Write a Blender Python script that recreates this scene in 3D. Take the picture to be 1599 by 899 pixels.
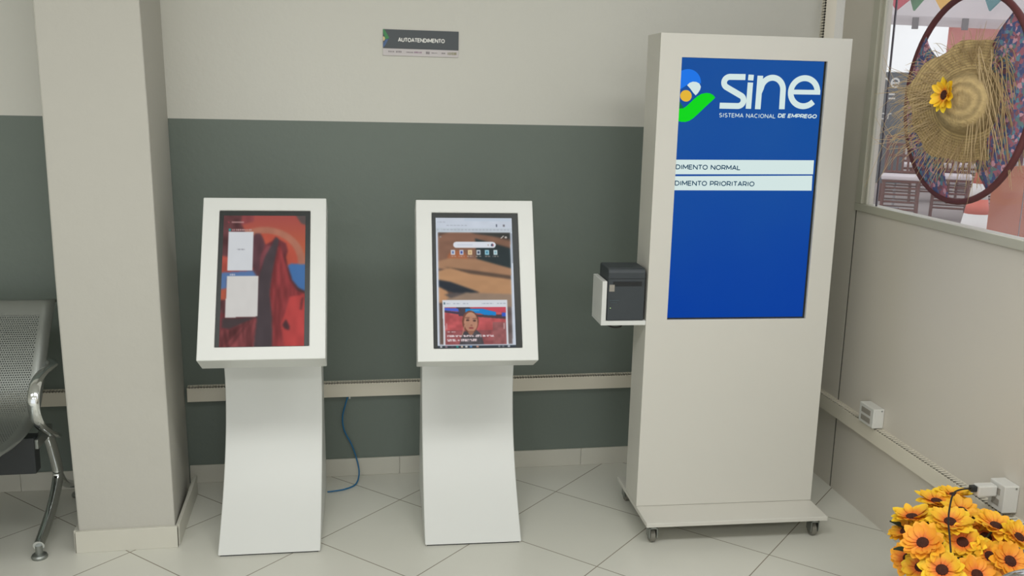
import bpy, bmesh, math, random
import numpy as np
from mathutils import Vector, Matrix
random.seed(7)
PI = math.pi
for o in list(bpy.data.objects): bpy.data.objects.remove(o)
SC = bpy.context.scene
COL = SC.collection

# ------------------------------------------------------------------ camera
F_PX, YAW, PITCH, ROLL, CAM_H = 1487.8, 0.1839, 0.2010, 0.0239, 1.619
cy, sy, cp, sp = math.cos(YAW), math.sin(YAW), math.cos(PITCH), math.sin(PITCH)
fwd = Vector((sy*cp, cy*cp, -sp)); rgt = Vector((cy, -sy, 0)); upv = rgt.cross(fwd)
r2 = math.cos(ROLL)*rgt + math.sin(ROLL)*upv
u2 = -math.sin(ROLL)*rgt + math.cos(ROLL)*upv
cam = bpy.data.cameras.new('camera'); cam.lens = F_PX/1599*36; cam.sensor_width = 36
cam.clip_start = 0.05; cam.clip_end = 200
co = bpy.data.objects.new('camera', cam); COL.objects.link(co)
mw = Matrix((r2, u2, -fwd)).transposed().to_4x4(); mw.translation = (0, 0, CAM_H)
co.matrix_world = mw
SC.camera = co

# ------------------------------------------------------------------ light
W = bpy.data.worlds.new('world'); SC.world = W; W.use_nodes = True
bgn = W.node_tree.nodes['Background']
bgn.inputs['Color'].default_value = (0.95, 0.97, 1.0, 1); bgn.inputs['Strength'].default_value = 1.14
SC.view_settings.view_transform = 'Standard'; SC.view_settings.look = 'None'
SC.view_settings.exposure = 0.0; SC.view_settings.gamma = 1.0
SC.view_settings.use_curve_mapping = False

def area(name, loc, sx, sy_, energy, color=(1.0, 1.0, 0.985)):
    l = bpy.data.lights.new(name, 'AREA'); l.shape = 'RECTANGLE'; l.size = sx; l.size_y = sy_
    l.energy = energy; l.color = color
    o = bpy.data.objects.new(name, l); COL.objects.link(o); o.location = loc
    return o
for x, y, e in ((-2.2, 1.0, 14), (-0.3, 1.2, 26), (1.3, 1.2, 22), (-1.6, -1.6, 38), (0.8, -1.6, 38)):
    area('ceiling_lamp', (x, y, 2.84), 1.2, 0.6, e)

# ------------------------------------------------------------------ materials
def s2l(c):
    c = c/255.0
    return c/12.92 if c <= 0.04045 else ((c+0.055)/1.055)**2.4
def rgb(*c): return tuple(s2l(x) for x in c) + (1.0,)

def mat(name, col, rough=0.6, metal=0.0, spec=0.5, var=0.04, scale=6.0, bump=0.0, bscale=60.0, emit=None, estr=1.0, coat=0.0):
    m = bpy.data.materials.new(name); m.use_nodes = True
    nt = m.node_tree; b = nt.nodes['Principled BSDF']
    b.inputs['Roughness'].default_value = rough; b.inputs['Metallic'].default_value = metal
    b.inputs['Specular IOR Level'].default_value = spec; b.inputs['Coat Weight'].default_value = coat
    tc = nt.nodes.new('ShaderNodeTexCoord')
    if var > 0:
        n = nt.nodes.new('ShaderNodeTexNoise'); n.inputs['Scale'].default_value = scale; n.inputs['Detail'].default_value = 3
        nt.links.new(tc.outputs['Object'], n.inputs['Vector'])
        mx = nt.nodes.new('ShaderNodeMix'); mx.data_type = 'RGBA'
        lo = tuple(max(0, c*(1-var)) for c in col[:3])+(1,); hi = tuple(min(1, c*(1+var)) for c in col[:3])+(1,)
        mx.inputs[6].default_value = lo; mx.inputs[7].default_value = hi
        nt.links.new(n.outputs['Fac'], mx.inputs[0]); nt.links.new(mx.outputs[2], b.inputs['Base Color'])
    else:
        b.inputs['Base Color'].default_value = col
    if bump > 0:
        n2 = nt.nodes.new('ShaderNodeTexNoise'); n2.inputs['Scale'].default_value = bscale; n2.inputs['Detail'].default_value = 4
        nt.links.new(tc.outputs['Object'], n2.inputs['Vector'])
        bp = nt.nodes.new('ShaderNodeBump'); bp.inputs['Strength'].default_value = bump; bp.inputs['Distance'].default_value = 0.01
        nt.links.new(n2.outputs['Fac'], bp.inputs['Height']); nt.links.new(bp.outputs['Normal'], b.inputs['Normal'])
    if emit:
        b.inputs['Emission Color'].default_value = emit; b.inputs['Emission Strength'].default_value = estr
    return m

def mat_vcol(name, rough=0.5, emission=False, spec=0.5, estr=1.0, sss=0.0):
    m = bpy.data.materials.new(name); m.use_nodes = True
    nt = m.node_tree; b = nt.nodes['Principled BSDF']; b.inputs['Roughness'].default_value = rough
    b.inputs['Specular IOR Level'].default_value = spec
    a = nt.nodes.new('ShaderNodeAttribute'); a.attribute_name = 'Col'
    if emission:
        b.inputs['Base Color'].default_value = (0.003, 0.003, 0.003, 1)
        nt.links.new(a.outputs['Color'], b.inputs['Emission Color']); b.inputs['Emission Strength'].default_value = estr
    else:
        nt.links.new(a.outputs['Color'], b.inputs['Base Color'])
    return m

def mat_emit(name, col, estr=1.0, rough=0.3):
    return mat(name, (0.003, 0.003, 0.003, 1), rough, spec=0.06, var=0, emit=col, estr=estr)

M = {}
M['wall_hi'] = mat('wall_cream_paint', rgb(214, 213, 204), 0.75, var=0.025, scale=1.5, bump=0.12, bscale=45)
M['wall_lo'] = mat('wall_grey_paint', rgb(111, 121, 113), 0.6, var=0.05, scale=2.0, bump=0.12, bscale=45)
M['pillar'] = mat('pillar_cream_plaster', rgb(187, 185, 176), 0.75, var=0.02, scale=3, bump=0.25, bscale=14)
M['panel'] = mat('partition_beige_panel', rgb(212, 206, 194), 0.55, var=0.03, scale=2.2)
M['alu'] = mat('painted_aluminium', rgb(186, 184, 168), 0.4, var=0.02, spec=0.5)
M['joint'] = mat('dark_joint', rgb(92, 90, 78), 0.8, var=0.05)
M['skirt'] = mat('skirting_tile', rgb(204, 202, 190), 0.35, var=0.03, scale=4)
M['duct'] = mat('pvc_cream_duct', rgb(222, 216, 199), 0.5, var=0.02)
M['duct_in'] = mat('duct_slot_shade', rgb(30, 30, 29), 0.7, var=0.2, scale=40)
M['kiosk'] = mat('kiosk_white_paint', rgb(216, 218, 214), 0.38, var=0.012, scale=3)
M['totem'] = mat('totem_white_paint', rgb(209, 207, 198), 0.42, var=0.012, scale=3)
M['black'] = mat('black_plastic', rgb(38, 42, 44), 0.45, var=0.08, scale=30)
M['bezel_and_shade'] = mat('black_bezel', rgb(40, 44, 43), 0.35, spec=0.3, var=0.05, scale=30)
M['printer'] = mat('printer_charcoal', rgb(56, 62, 66), 0.5, var=0.06, scale=30)
M['printer_dk'] = mat('printer_slot', rgb(24, 27, 29), 0.6, var=0.05)
M['sticker'] = mat('sticker_grey', rgb(150, 145, 135), 0.6, var=0.1, scale=80)
M['chrome'] = mat('chrome', rgb(225, 228, 228), 0.12, metal=1.0, var=0.02)
M['steel'] = mat('brushed_steel', rgb(150, 154, 150), 0.38, metal=0.85, var=0.04, scale=20)
M['rubber'] = mat('dark_rubber', rgb(60, 62, 60), 0.7, var=0.1)
M['wheel'] = mat('castor_wheel', rgb(120, 118, 108), 0.5, var=0.1)
M['cable_blue'] = mat('blue_cable', rgb(28, 104, 150), 0.5, var=0.05)
M['cable_black'] = mat('black_cable', rgb(34, 30, 28), 0.6, var=0.05)
M['outlet'] = mat('white_outlet', rgb(214, 214, 208), 0.4, var=0.02)
M['petal'] = mat_vcol('sunflower_petal', 0.6)
M['seed'] = mat('sunflower_centre', rgb(72, 34, 22), 0.9, var=0.3, scale=200, bump=0.6, bscale=300)
M['leaf'] = mat('leaf_green', rgb(44, 58, 30), 0.7, var=0.2, scale=30)
M['stalk'] = mat('stalk_green', rgb(64, 74, 40), 0.7, var=0.2, scale=30)
M['pot'] = mat('woven_pot', rgb(120, 110, 96), 0.8, var=0.15, scale=40, bump=0.4, bscale=90)
M['straw'] = mat('straw_hat_weave', rgb(184, 160, 112), 0.8, var=0.22, scale=60, bump=0.5, bscale=120)
nt = M['straw'].node_tree; wv = nt.nodes.new('ShaderNodeTexWave'); wv.wave_type = 'RINGS'; wv.rings_direction = 'SPHERICAL'
wv.inputs['Scale'].default_value = 38; wv.inputs['Distortion'].default_value = 1.2; wv.inputs['Detail'].default_value = 1.5
tcw = nt.nodes.new('ShaderNodeTexCoord'); nt.links.new(tcw.outputs['Object'], wv.inputs['Vector'])
pb = nt.nodes['Principled BSDF']; src = pb.inputs['Base Color'].links[0].from_socket
mw_ = nt.nodes.new('ShaderNodeMix'); mw_.data_type = 'RGBA'; mw_.blend_type = 'MULTIPLY'; mw_.inputs[0].default_value = 0.35
nt.links.new(src, mw_.inputs[6]); nt.links.new(wv.outputs['Color'], mw_.inputs[7]); nt.links.new(mw_.outputs[2], pb.inputs['Base Color'])
M['strand'] = mat('straw_strand', rgb(180, 157, 118), 0.7, var=0.25, scale=25)
M['hoop'] = mat('dark_red_hoop', rgb(92, 44, 46), 0.6, var=0.15, scale=20)
M['sign_dk'] = mat('sign_slate', rgb(70, 76, 80), 0.4, var=0.02)
M['sign_wh'] = mat('sign_white', rgb(206, 200, 200), 0.4, var=0.02)
M['ink_wh'] = mat('white_ink', rgb(228, 228, 224), 0.5, var=0)
M['ink_gr'] = mat('grey_ink', rgb(130, 124, 126), 0.5, var=0)
M['ink_pu'] = mat('violet_ink', rgb(146, 112, 140), 0.5, var=0)
M['ink_ol'] = mat('olive_ink', rgb(140, 136, 96), 0.5, var=0)
M['s_green'] = mat('sign_green', rgb(66, 140, 84), 0.5, var=0)
M['s_blue'] = mat('sign_blue', rgb(76, 104, 150), 0.5, var=0)
M['s_yel'] = mat('sign_cream_yellow', rgb(224, 200, 150), 0.5, var=0)
M['ceil'] = mat('ceiling_white', rgb(226, 226, 222), 0.8, var=0.02)
M['wood_ch'] = mat('mahogany', rgb(104, 52, 44), 0.5, var=0.2, scale=14)
M['cushion'] = mat('white_cushion', rgb(224, 214, 218), 0.8, var=0.03)
M['tent'] = mat('tent_canvas', rgb(226, 220, 222), 0.8, var=0.03)
M['tent_dk'] = mat('tent_strap', rgb(120, 116, 120), 0.8, var=0.05)
M['pinkwall'] = mat('pink_canvas', rgb(248, 198, 192), 0.8, var=0.04)
M['banner'] = mat('banner_slate', rgb(84, 90, 98), 0.6, var=0.06)
M['cone_o'] = mat('cone_orange', rgb(222, 104, 84), 0.6, var=0.05)
M['cone_w'] = mat('cone_white', rgb(236, 232, 230), 0.6, var=0.02)
M['orange_wood'] = mat('orange_plywood', rgb(190, 112, 78), 0.6, var=0.14, scale=5)
M['pave'] = mat('outside_paving', rgb(150, 140, 138), 0.85, var=0.12, scale=2)
M['pole'] = mat('tent_pole_grey', rgb(150, 146, 150), 0.5, var=0.05)
M['mullion'] = mat('dark_mullion', rgb(62, 56, 66), 0.5, var=0.05)
M['flag_red'] = mat('flag_red', rgb(206, 84, 104), 0.8, var=0.05)
M['flag_green'] = mat('flag_green', rgb(86, 140, 104), 0.8, var=0.05)
M['flag_yel'] = mat('flag_yellow', rgb(244, 190, 96), 0.8, var=0.05)
M['flag_teal'] = mat('flag_teal', rgb(70, 140, 150), 0.8, var=0.05)

def translucent(m, col, f):
    nt = m.node_tree; out = nt.nodes['Material Output']; t = nt.nodes.new('ShaderNodeBsdfTranslucent'); t.inputs['Color'].default_value = col
    x = nt.nodes.new('ShaderNodeMixShader'); x.inputs[0].default_value = f
    nt.links.new(nt.nodes['Principled BSDF'].outputs[0], x.inputs[1]); nt.links.new(t.outputs[0], x.inputs[2]); nt.links.new(x.outputs[0], out.inputs['Surface'])
translucent(M['tent'], rgb(244, 240, 242), 0.5); translucent(M['pinkwall'], rgb(255, 206, 200), 0.7)

def floor_material():
    m = bpy.data.materials.new('porcelain_floor_tiles'); m.use_nodes = True
    nt = m.node_tree; b = nt.nodes['Principled BSDF']; N = nt.nodes.new; L = nt.links.new
    tc = N('ShaderNodeTexCoord'); mp = N('ShaderNodeMapping')
    mp.vector_type = 'TEXTURE'                               # lattice: 45 degrees, node at (0.88, 3.622)
    mp.inputs['Location'].default_value = (0.88, 3.622, 0); mp.inputs['Rotation'].default_value = (0, 0, PI/4)
    mp.inputs['Scale'].default_value = (0.4575, 0.4575, 1)
    L(tc.outputs['Object'], mp.inputs['Vector'])
    sx = N('ShaderNodeSeparateXYZ'); L(mp.outputs[0], sx.inputs[0])
    def M_(op, a, bb=None):
        n = N('ShaderNodeMath'); n.operation = op
        for i, v in enumerate((a, bb)):
            if v is None: continue
            if isinstance(v, (int, float)): n.inputs[i].default_value = v
            else: L(v, n.inputs[i])
        return n.outputs[0]
    def near(o):
        f = M_('FRACT', o); d = M_('ABSOLUTE', M_('SUBTRACT', f, 0.5)); return M_('GREATER_THAN', d, 0.5-0.0045)
    g = M_('MAXIMUM', near(sx.outputs[0]), near(sx.outputs[1]))
    cell = N('ShaderNodeCombineXYZ'); L(M_('FLOOR', sx.outputs[0]), cell.inputs[0]); L(M_('FLOOR', sx.outputs[1]), cell.inputs[1])
    wn = N('ShaderNodeTexWhiteNoise'); L(cell.outputs[0], wn.inputs['Vector'])
    nz = N('ShaderNodeTexNoise'); nz.inputs['Scale'].default_value = 5; nz.inputs['Detail'].default_value = 4; L(tc.outputs['Object'], nz.inputs['Vector'])
    f = M_('ADD', M_('MULTIPLY', wn.outputs['Value'], 0.4), M_('MULTIPLY', nz.outputs['Fac'], 0.6))
    mx = N('ShaderNodeMix'); mx.data_type = 'RGBA'; mx.inputs[6].default_value = rgb(206, 206, 195); mx.inputs[7].default_value = rgb(218, 217, 207)
    L(f, mx.inputs[0])
    m2 = N('ShaderNodeMix'); m2.data_type = 'RGBA'; L(g, m2.inputs[0]); L(mx.outputs[2], m2.inputs[6]); m2.inputs[7].default_value = rgb(142, 135, 121)
    L(m2.outputs[2], b.inputs['Base Color'])
    rr = N('ShaderNodeMix'); rr.data_type = 'FLOAT'; L(g, rr.inputs[0]); rr.inputs[2].default_value = 0.3; rr.inputs[3].default_value = 0.8
    L(rr.outputs[0], b.inputs['Roughness'])
    bp = N('ShaderNodeBump'); bp.inputs['Strength'].default_value = 0.25; bp.inputs['Distance'].default_value = 0.002; bp.invert = True
    L(g, bp.inputs['Height']); L(bp.outputs['Normal'], b.inputs['Normal'])
    return m
M['floor'] = floor_material()

def perforated_material():
    m = bpy.data.materials.new('perforated_steel'); m.use_nodes = True
    nt = m.node_tree; b = nt.nodes['Principled BSDF']; N = nt.nodes.new; L = nt.links.new
    b.inputs['Base Color'].default_value = rgb(150, 154, 150); b.inputs['Metallic'].default_value = 0.8; b.inputs['Roughness'].default_value = 0.4
    uv = N('ShaderNodeUVMap'); uv.uv_map = 'UVMap'
    sx = N('ShaderNodeSeparateXYZ'); L(uv.outputs[0], sx.inputs[0])
    def M_(op, a, bb=None):
        n = N('ShaderNodeMath'); n.operation = op
        for i, v in enumerate((a, bb)):
            if v is None: continue
            if isinstance(v, (int, float)): n.inputs[i].default_value = v
            else: L(v, n.inputs[i])
        return n.outputs[0]
    row = M_('MULTIPLY', sx.outputs[1], 115.0); odd = M_('MULTIPLY', M_('MODULO', M_('FLOOR', row), 2.0), 0.5)
    colx = M_('ADD', M_('MULTIPLY', sx.outputs[0], 125.0), odd)
    dx = M_('SUBTRACT', M_('FRACT', colx), 0.5); dy = M_('SUBTRACT', M_('FRACT', row), 0.5)
    d = M_('ADD', M_('MULTIPLY', dx, dx), M_('MULTIPLY', dy, dy))
    hole = M_('LESS_THAN', d, 0.085)
    tr = N('ShaderNodeBsdfTransparent'); ms = N('ShaderNodeMixShader')
    out = nt.nodes['Material Output']
    L(hole, ms.inputs[0]); L(b.outputs[0], ms.inputs[1]); L(tr.outputs[0], ms.inputs[2]); L(ms.outputs[0], out.inputs['Surface'])
    return m
M['perf'] = perforated_material()

def glass_material(name, haze):
    m = bpy.data.materials.new(name); m.use_nodes = True
    nt = m.node_tree; N = nt.nodes.new; L = nt.links.new
    nt.nodes.remove(nt.nodes['Principled BSDF']); out = nt.nodes['Material Output']
    tr = N('ShaderNodeBsdfTransparent'); gl = N('ShaderNodeBsdfGlossy'); gl.inputs['Roughness'].default_value = 0.02
    df = N('ShaderNodeBsdfDiffuse'); df.inputs['Color'].default_value = rgb(225, 222, 228)  # white diffuse share paints a veil of haze into the pane
    lw = N('ShaderNodeLayerWeight'); lw.inputs['Blend'].default_value = 0.5
    pw = N('ShaderNodeMath'); pw.operation = 'POWER'; pw.inputs[1].default_value = 5.0; L(lw.outputs['Facing'], pw.inputs[0])
    fr = N('ShaderNodeMath'); fr.operation = 'MULTIPLY_ADD'; fr.inputs[1].default_value = 0.48; fr.inputs[2].default_value = 0.02; L(pw.outputs[0], fr.inputs[0])
    nz = N('ShaderNodeTexNoise'); nz.inputs['Scale'].default_value = 3
    mm = N('ShaderNodeMath'); mm.operation = 'MULTIPLY'; mm.inputs[1].default_value = haze*2; L(nz.outputs['Fac'], mm.inputs[0])
    a = N('ShaderNodeMixShader'); L(mm.outputs[0], a.inputs[0]); L(tr.outputs[0], a.inputs[1]); L(df.outputs[0], a.inputs[2])
    c = N('ShaderNodeMixShader'); L(fr.outputs[0], c.inputs[0]); L(a.outputs[0], c.inputs[1]); L(gl.outputs[0], c.inputs[2])
    L(c.outputs[0], out.inputs['Surface'])
    return m
M['glass'] = glass_material('window_glass', 0.13)
M['glass_hazy'] = glass_material('window_glass_hazy', 0.14)  # whitish glare of the narrow pane, put into its colour

def floral_material():
    m = bpy.data.materials.new('floral_chintz_cloth'); m.use_nodes = True
    nt = m.node_tree; b = nt.nodes['Principled BSDF']; b.inputs['Roughness'].default_value = 0.9; N = nt.nodes.new; L = nt.links.new
    tc = N('ShaderNodeTexCoord'); v = N('ShaderNodeTexVoronoi'); v.inputs['Scale'].default_value = 85
    nz = N('ShaderNodeTexNoise'); nz.inputs['Scale'].default_value = 90; nz.inputs['Detail'].default_value = 2
    L(tc.outputs['Object'], nz.inputs['Vector'])
    av = N('ShaderNodeVectorMath'); av.operation = 'MULTIPLY_ADD'; av.inputs[1].default_value = (0.012, 0.012, 0.012)
    L(nz.outputs['Color'], av.inputs[0]); L(tc.outputs['Object'], av.inputs[2]); L(av.outputs[0], v.inputs['Vector'])
    sp_ = N('ShaderNodeSeparateColor'); L(v.outputs['Color'], sp_.inputs[0])
    r = N('ShaderNodeValToRGB'); r.color_ramp.interpolation = 'CONSTANT'
    cols = [(0, (78, 88, 132)), (0.22, (158, 100, 116)), (0.40, (104, 104, 142)), (0.54, (100, 138, 158)), (0.68, (128, 88, 100)), (0.82, (200, 152, 168)), (0.93, (104, 128, 130))]
    r.color_ramp.elements[0].position = 0; r.color_ramp.elements[0].color = rgb(*cols[0][1])
    r.color_ramp.elements[1].position = cols[1][0]; r.color_ramp.elements[1].color = rgb(*cols[1][1])
    for p, c in cols[2:]:
        e = r.color_ramp.elements.new(p); e.color = rgb(*c)
    L(sp_.outputs[0], r.inputs[0]); L(r.outputs[0], b.inputs['Base Color'])
    return m
M['floral'] = floral_material()

# ------------------------------------------------------------------ helpers
def link(name, me, parent=None, mats=None, smooth=False):
    o = bpy.data.objects.new(name, me); COL.objects.link(o)
    if parent is not None: o.parent = parent
    for m in (mats or []): me.materials.append(m)
    if smooth:
        for p in me.polygons: p.use_smooth = True
    return o

class B:
    """collects geometry for ONE mesh object"""
    def __init__(s): s.bm = bmesh.new(); s.mi = 0
    def face(s, pts, mi=None):
        vs = [s.bm.verts.new(p) for p in pts]
        f = s.bm.faces.new(vs); f.material_index = s.mi if mi is None else mi
        return f
    def box(s, a, b, M_=None, mi=None):
        x0, y0, z0 = a; x1, y1, z1 = b
        P = [Vector(p) for p in ((x0,y0,z0),(x1,y0,z0),(x1,y1,z0),(x0,y1,z0),(x0,y0,z1),(x1,y0,z1),(x1,y1,z1),(x0,y1,z1))]
        if M_ is not None: P = [M_ @ p for p in P]
        v = [s.bm.verts.new(p) for p in P]
        for q in ((0,3,2,1),(4,5,6,7),(0,1,5,4),(1,2,6,5),(2,3,7,6),(3,0,4,7)):
            f = s.bm.faces.new([v[i] for i in q]); f.material_index = s.mi if mi is None else mi
        return s
    def prism(s, poly, f0, f1, mi=None):
        """poly: list of 2-D points, f0/f1 map a 2-D point to 3-D on either end"""
        a = [s.bm.verts.new(f0(p)) for p in poly]; b = [s.bm.verts.new(f1(p)) for p in poly]
        n = len(poly); k = s.mi if mi is None else mi
        fs = [s.bm.faces.new(a[::-1]), s.bm.faces.new(b)]
        for i in range(n): fs.append(s.bm.faces.new((a[i], a[(i+1) % n], b[(i+1) % n], b[i])))
        for f in fs: f.material_index = k
        return s
    def tube(s, pts, r, seg=10, closed=False, flat=None, mi=None, caps=True):
        """flat=(w,h,normal_axis) gives an elliptical section"""
        pts = [Vector(p) for p in pts]; n = len(pts); rings = []
        prev = None
        for i, p in enumerate(pts):
            if closed: t = pts[(i+1) % n]-pts[i-1]
            else: t = pts[min(i+1, n-1)]-pts[max(i-1, 0)]
            t.normalize()
            ref = prev if prev is not None else (Vector((1, 0, 0)) if abs(t.x) < 0.8 else Vector((0, 0, 1)))
            if flat: ref = Vector(flat[2])
            a = (ref - t*ref.dot(t)).normalized(); bb = t.cross(a); prev = a
            rr = r[i] if isinstance(r, (list, tuple)) else r
            ra, rb = (flat[0], flat[1]) if flat else (rr, rr)
            rings.append([s.bm.verts.new(p + a*ra*math.cos(2*PI*k/seg) + bb*rb*math.sin(2*PI*k/seg)) for k in range(seg)])
        kk = s.mi if mi is None else mi
        for i in range(n if closed else n-1):
            A, C = rings[i], rings[(i+1) % n]
            for k in range(seg):
                f = s.bm.faces.new((A[k], A[(k+1) % seg], C[(k+1) % seg], C[k])); f.material_index = kk
        if not closed and caps:
            f = s.bm.faces.new(rings[0][::-1]); f.material_index = kk
            f = s.bm.faces.new(rings[-1]); f.material_index = kk
        return s
    def lathe(s, prof, M_=None, seg=24, mi=None):
        rings = []
        for r, z in prof:
            if r < 1e-6: rings.append([s.bm.verts.new((M_ or Matrix()) @ Vector((0, 0, z)))])
            else: rings.append([s.bm.verts.new((M_ or Matrix()) @ Vector((r*math.cos(2*PI*k/seg), r*math.sin(2*PI*k/seg), z))) for k in range(seg)])
        kk = s.mi if mi is None else mi
        for A, C in zip(rings, rings[1:]):
            for k in range(seg):
                if len(A) == 1 and len(C) == 1: continue
                if len(A) == 1: q = (A[0], C[(k+1) % seg], C[k])
                elif len(C) == 1: q = (A[k], A[(k+1) % seg], C[0])
                else: q = (A[k], A[(k+1) % seg], C[(k+1) % seg], C[k])
                f = s.bm.faces.new(q); f.material_index = kk
        return s
    def build(s, name, mats, parent=None, smooth=False, bevel=0.0, loc=None):
        bmesh.ops.recalc_face_normals(s.bm, faces=s.bm.faces[:])
        me = bpy.data.meshes.new(name); s.bm.to_mesh(me); s.bm.free()
        o = link(name, me, parent, mats if isinstance(mats, (list, tuple)) else [mats], smooth)
        if loc is not None:
            me.transform(Matrix.Translation(-Vector(loc))); o.location = loc
        if bevel > 0:
            md = o.modifiers.new('bevel', 'BEVEL'); md.width = bevel; md.segments = 2; md.limit_method = 'ANGLE'; md.angle_limit = 0.6
        if smooth and bevel == 0:
            me.set_sharp_from_angle(angle=0.7)
        return o

def thing(name, label, cat, loc=(0, 0, 0), rz=0.0, group=None):
    o = bpy.data.objects.new(name, None); COL.objects.link(o); o.location = loc; o.rotation_euler = (0, 0, rz); o.empty_display_size = 0.05
    return tag(o, label, cat, group)
def tag(o, label, cat, group=None):
    o['label'] = label; o['category'] = cat
    if group: o['group'] = group
    return o
def struct(o): o['kind'] = 'structure'; return o
def copy_tree(o, parent=None):
    c = o.copy(); COL.objects.link(c)
    if parent is not None: c.parent = parent
    for ch in list(o.children): copy_tree(ch, c)
    return c

def catmull(pts, n=8, closed=False):
    P = [Vector(p) for p in pts]; out = []; m = len(P)
    rng = range(m if closed else m-1)
    for i in rng:
        p0 = P[i-1] if (closed or i > 0) else P[0]*2-P[1]
        p1 = P[i]; p2 = P[(i+1) % m]
        p3 = P[(i+2) % m] if (closed or i+2 < m) else P[-1]*2-P[-2]
        for k in range(n):
            t = k/n
            out.append(0.5*((2*p1)+(-p0+p2)*t+(2*p0-5*p1+4*p2-p3)*t*t+(-p0+3*p1-3*p2+p3)*t**3))
    if not closed: out.append(P[-1])
    return out

def _arc(cx, cy_, rx, ry, a0, a1, n=10): return [(cx+rx*math.cos(math.radians(a0+(a1-a0)*k/n)), cy_+ry*math.sin(math.radians(a0+(a1-a0)*k/n))) for k in range(n+1)]
GLYPH = {  # advance width, strokes; cap height 1
    'A': (0.84, [[(0.04, 0), (0.42, 1), (0.80, 0)], [(0.16, 0.30), (0.68, 0.30)]]),
    'C': (0.86, [_arc(0.46, 0.5, 0.40, 0.5, 48, 312, 16)]),
    'D': (0.84, [[(0.06, 0), (0.06, 1), (0.36, 1)]+_arc(0.36, 0.5, 0.42, 0.5, 80, -80, 12)+[(0.36, 0), (0.06, 0)]]),
    'E': (0.68, [[(0.62, 1), (0.06, 1), (0.06, 0), (0.63, 0)], [(0.06, 0.52), (0.56, 0.52)]]),
    'G': (0.90, [_arc(0.46, 0.5, 0.40, 0.5, 48, 340, 18)+[(0.84, 0.46), (0.52, 0.46)]]),
    'I': (0.26, [[(0.13, 0), (0.13, 1)]]),
    'L': (0.64, [[(0.06, 1), (0.06, 0), (0.60, 0)]]),
    'M': (1.02, [[(0.07, 0), (0.09, 1), (0.51, 0.24), (0.93, 1), (0.95, 0)]]),
    'N': (0.88, [[(0.07, 0), (0.07, 1), (0.81, 0), (0.81, 1)]]),
    'O': (0.96, [_arc(0.48, 0.5, 0.42, 0.5, 0, 360, 24)]),
    'P': (0.74, [[(0.06, 0), (0.06, 1), (0.40, 1)]+_arc(0.40, 0.68, 0.29, 0.32, 80, -80, 10)+[(0.40, 0.36), (0.06, 0.36)]]),
    'R': (0.78, [[(0.06, 0), (0.06, 1), (0.42, 1)]+_arc(0.42, 0.68, 0.29, 0.32, 80, -80, 10)+[(0.42, 0.36), (0.06, 0.36)], [(0.42, 0.36), (0.72, 0)]]),
    'S': (0.72, [_arc(0.36, 0.74, 0.28, 0.26, 40, 250, 12)+_arc(0.36, 0.25, 0.30, 0.25, 70, -145, 12)]),
    'T': (0.72, [[(0.02, 1), (0.70, 1)], [(0.36, 1), (0.36, 0)]]),
    'U': (0.84, [[(0.07, 1), (0.07, 0.36)]+_arc(0.42, 0.36, 0.35, 0.36, 180, 360, 14)+[(0.77, 1)]]),
    'n': (0.72, [[(0.08, 0), (0.08, 0.95)], [(0.08, 0.55)]+_arc(0.36, 0.60, 0.28, 0.36, 170, 0, 12)+[(0.64, 0)]]),
    'e': (0.80, [_arc(0.40, 0.48, 0.33, 0.48, 0, 320, 22), [(0.07, 0.48), (0.73, 0.48)]]),
    'o': (0.82, [_arc(0.41, 0.48, 0.34, 0.48, 0, 360, 24)]),
    'r': (0.50, [[(0.08, 0), (0.08, 0.95)], [(0.08, 0.55)]+_arc(0.38, 0.58, 0.30, 0.38, 170, 75, 8)]),
    ' ': (0.36, []),
}
def text_mesh(body, x0, x1, y0, y1, to3, name, m, parent, w=0.16, shear=0.0, gap=0.12):
    """stroke lettering fitted in a box of local 2-D coordinates; to3 maps (x, y) to 3-D; w = stroke over cap height"""
    tot = sum(GLYPH[c][0]+gap for c in body)-gap
    H = y1-y0; kx = (x1-x0)/tot; ww = w*H; b = B(); x = 0.0; layer = 0
    for c in body:
        adv, strokes = GLYPH[c]
        for st in strokes:
            P = [Vector((x0+(x+px)*kx+shear*(py-0.5)*H, y0+ww/2+py*(H-ww))) for px, py in st]
            Q = [P[0]]
            for p in P[1:]:
                if (p-Q[-1]).length > 1e-7: Q.append(p)
            runs = [[Q[0]]]                               # smooth runs, broken at sharp corners
            for k in range(1, len(Q)):
                runs[-1].append(Q[k])
                if k < len(Q)-1 and (Q[k]-Q[k-1]).angle(Q[k+1]-Q[k]) > 0.6: runs.append([Q[k]])
            for rn, run in enumerate(runs):
                first, last = rn == 0, rn == len(runs)-1
                if not first: run[0] = run[0]-(run[1]-run[0]).normalized()*ww*0.42
                if not last: run[-1] = run[-1]+(run[-1]-run[-2]).normalized()*ww*0.42
                layer += 1; th = 0.00012*(layer % 4); prev = None
                for k in range(len(run)):
                    t = (run[min(k+1, len(run)-1)]-run[max(k-1, 0)]).normalized(); nn = Vector((-t.y, t.x))*ww/2
                    cur = (b.bm.verts.new(to3(tuple(run[k]+nn), th)), b.bm.verts.new(to3(tuple(run[k]-nn), th)))
                    if prev: b.bm.faces.new((prev[0], prev[1], cur[1], cur[0]))
                    prev = cur
        x += adv+gap
    return b.build(name, m, parent)

def flat_poly(polys, to3, name, m, parent, th=0.0008):
    b = B()
    for p in polys:
        b.prism(p, lambda q: to3(q), lambda q: to3(q, th))
    return b.build(name, m, parent)

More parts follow.
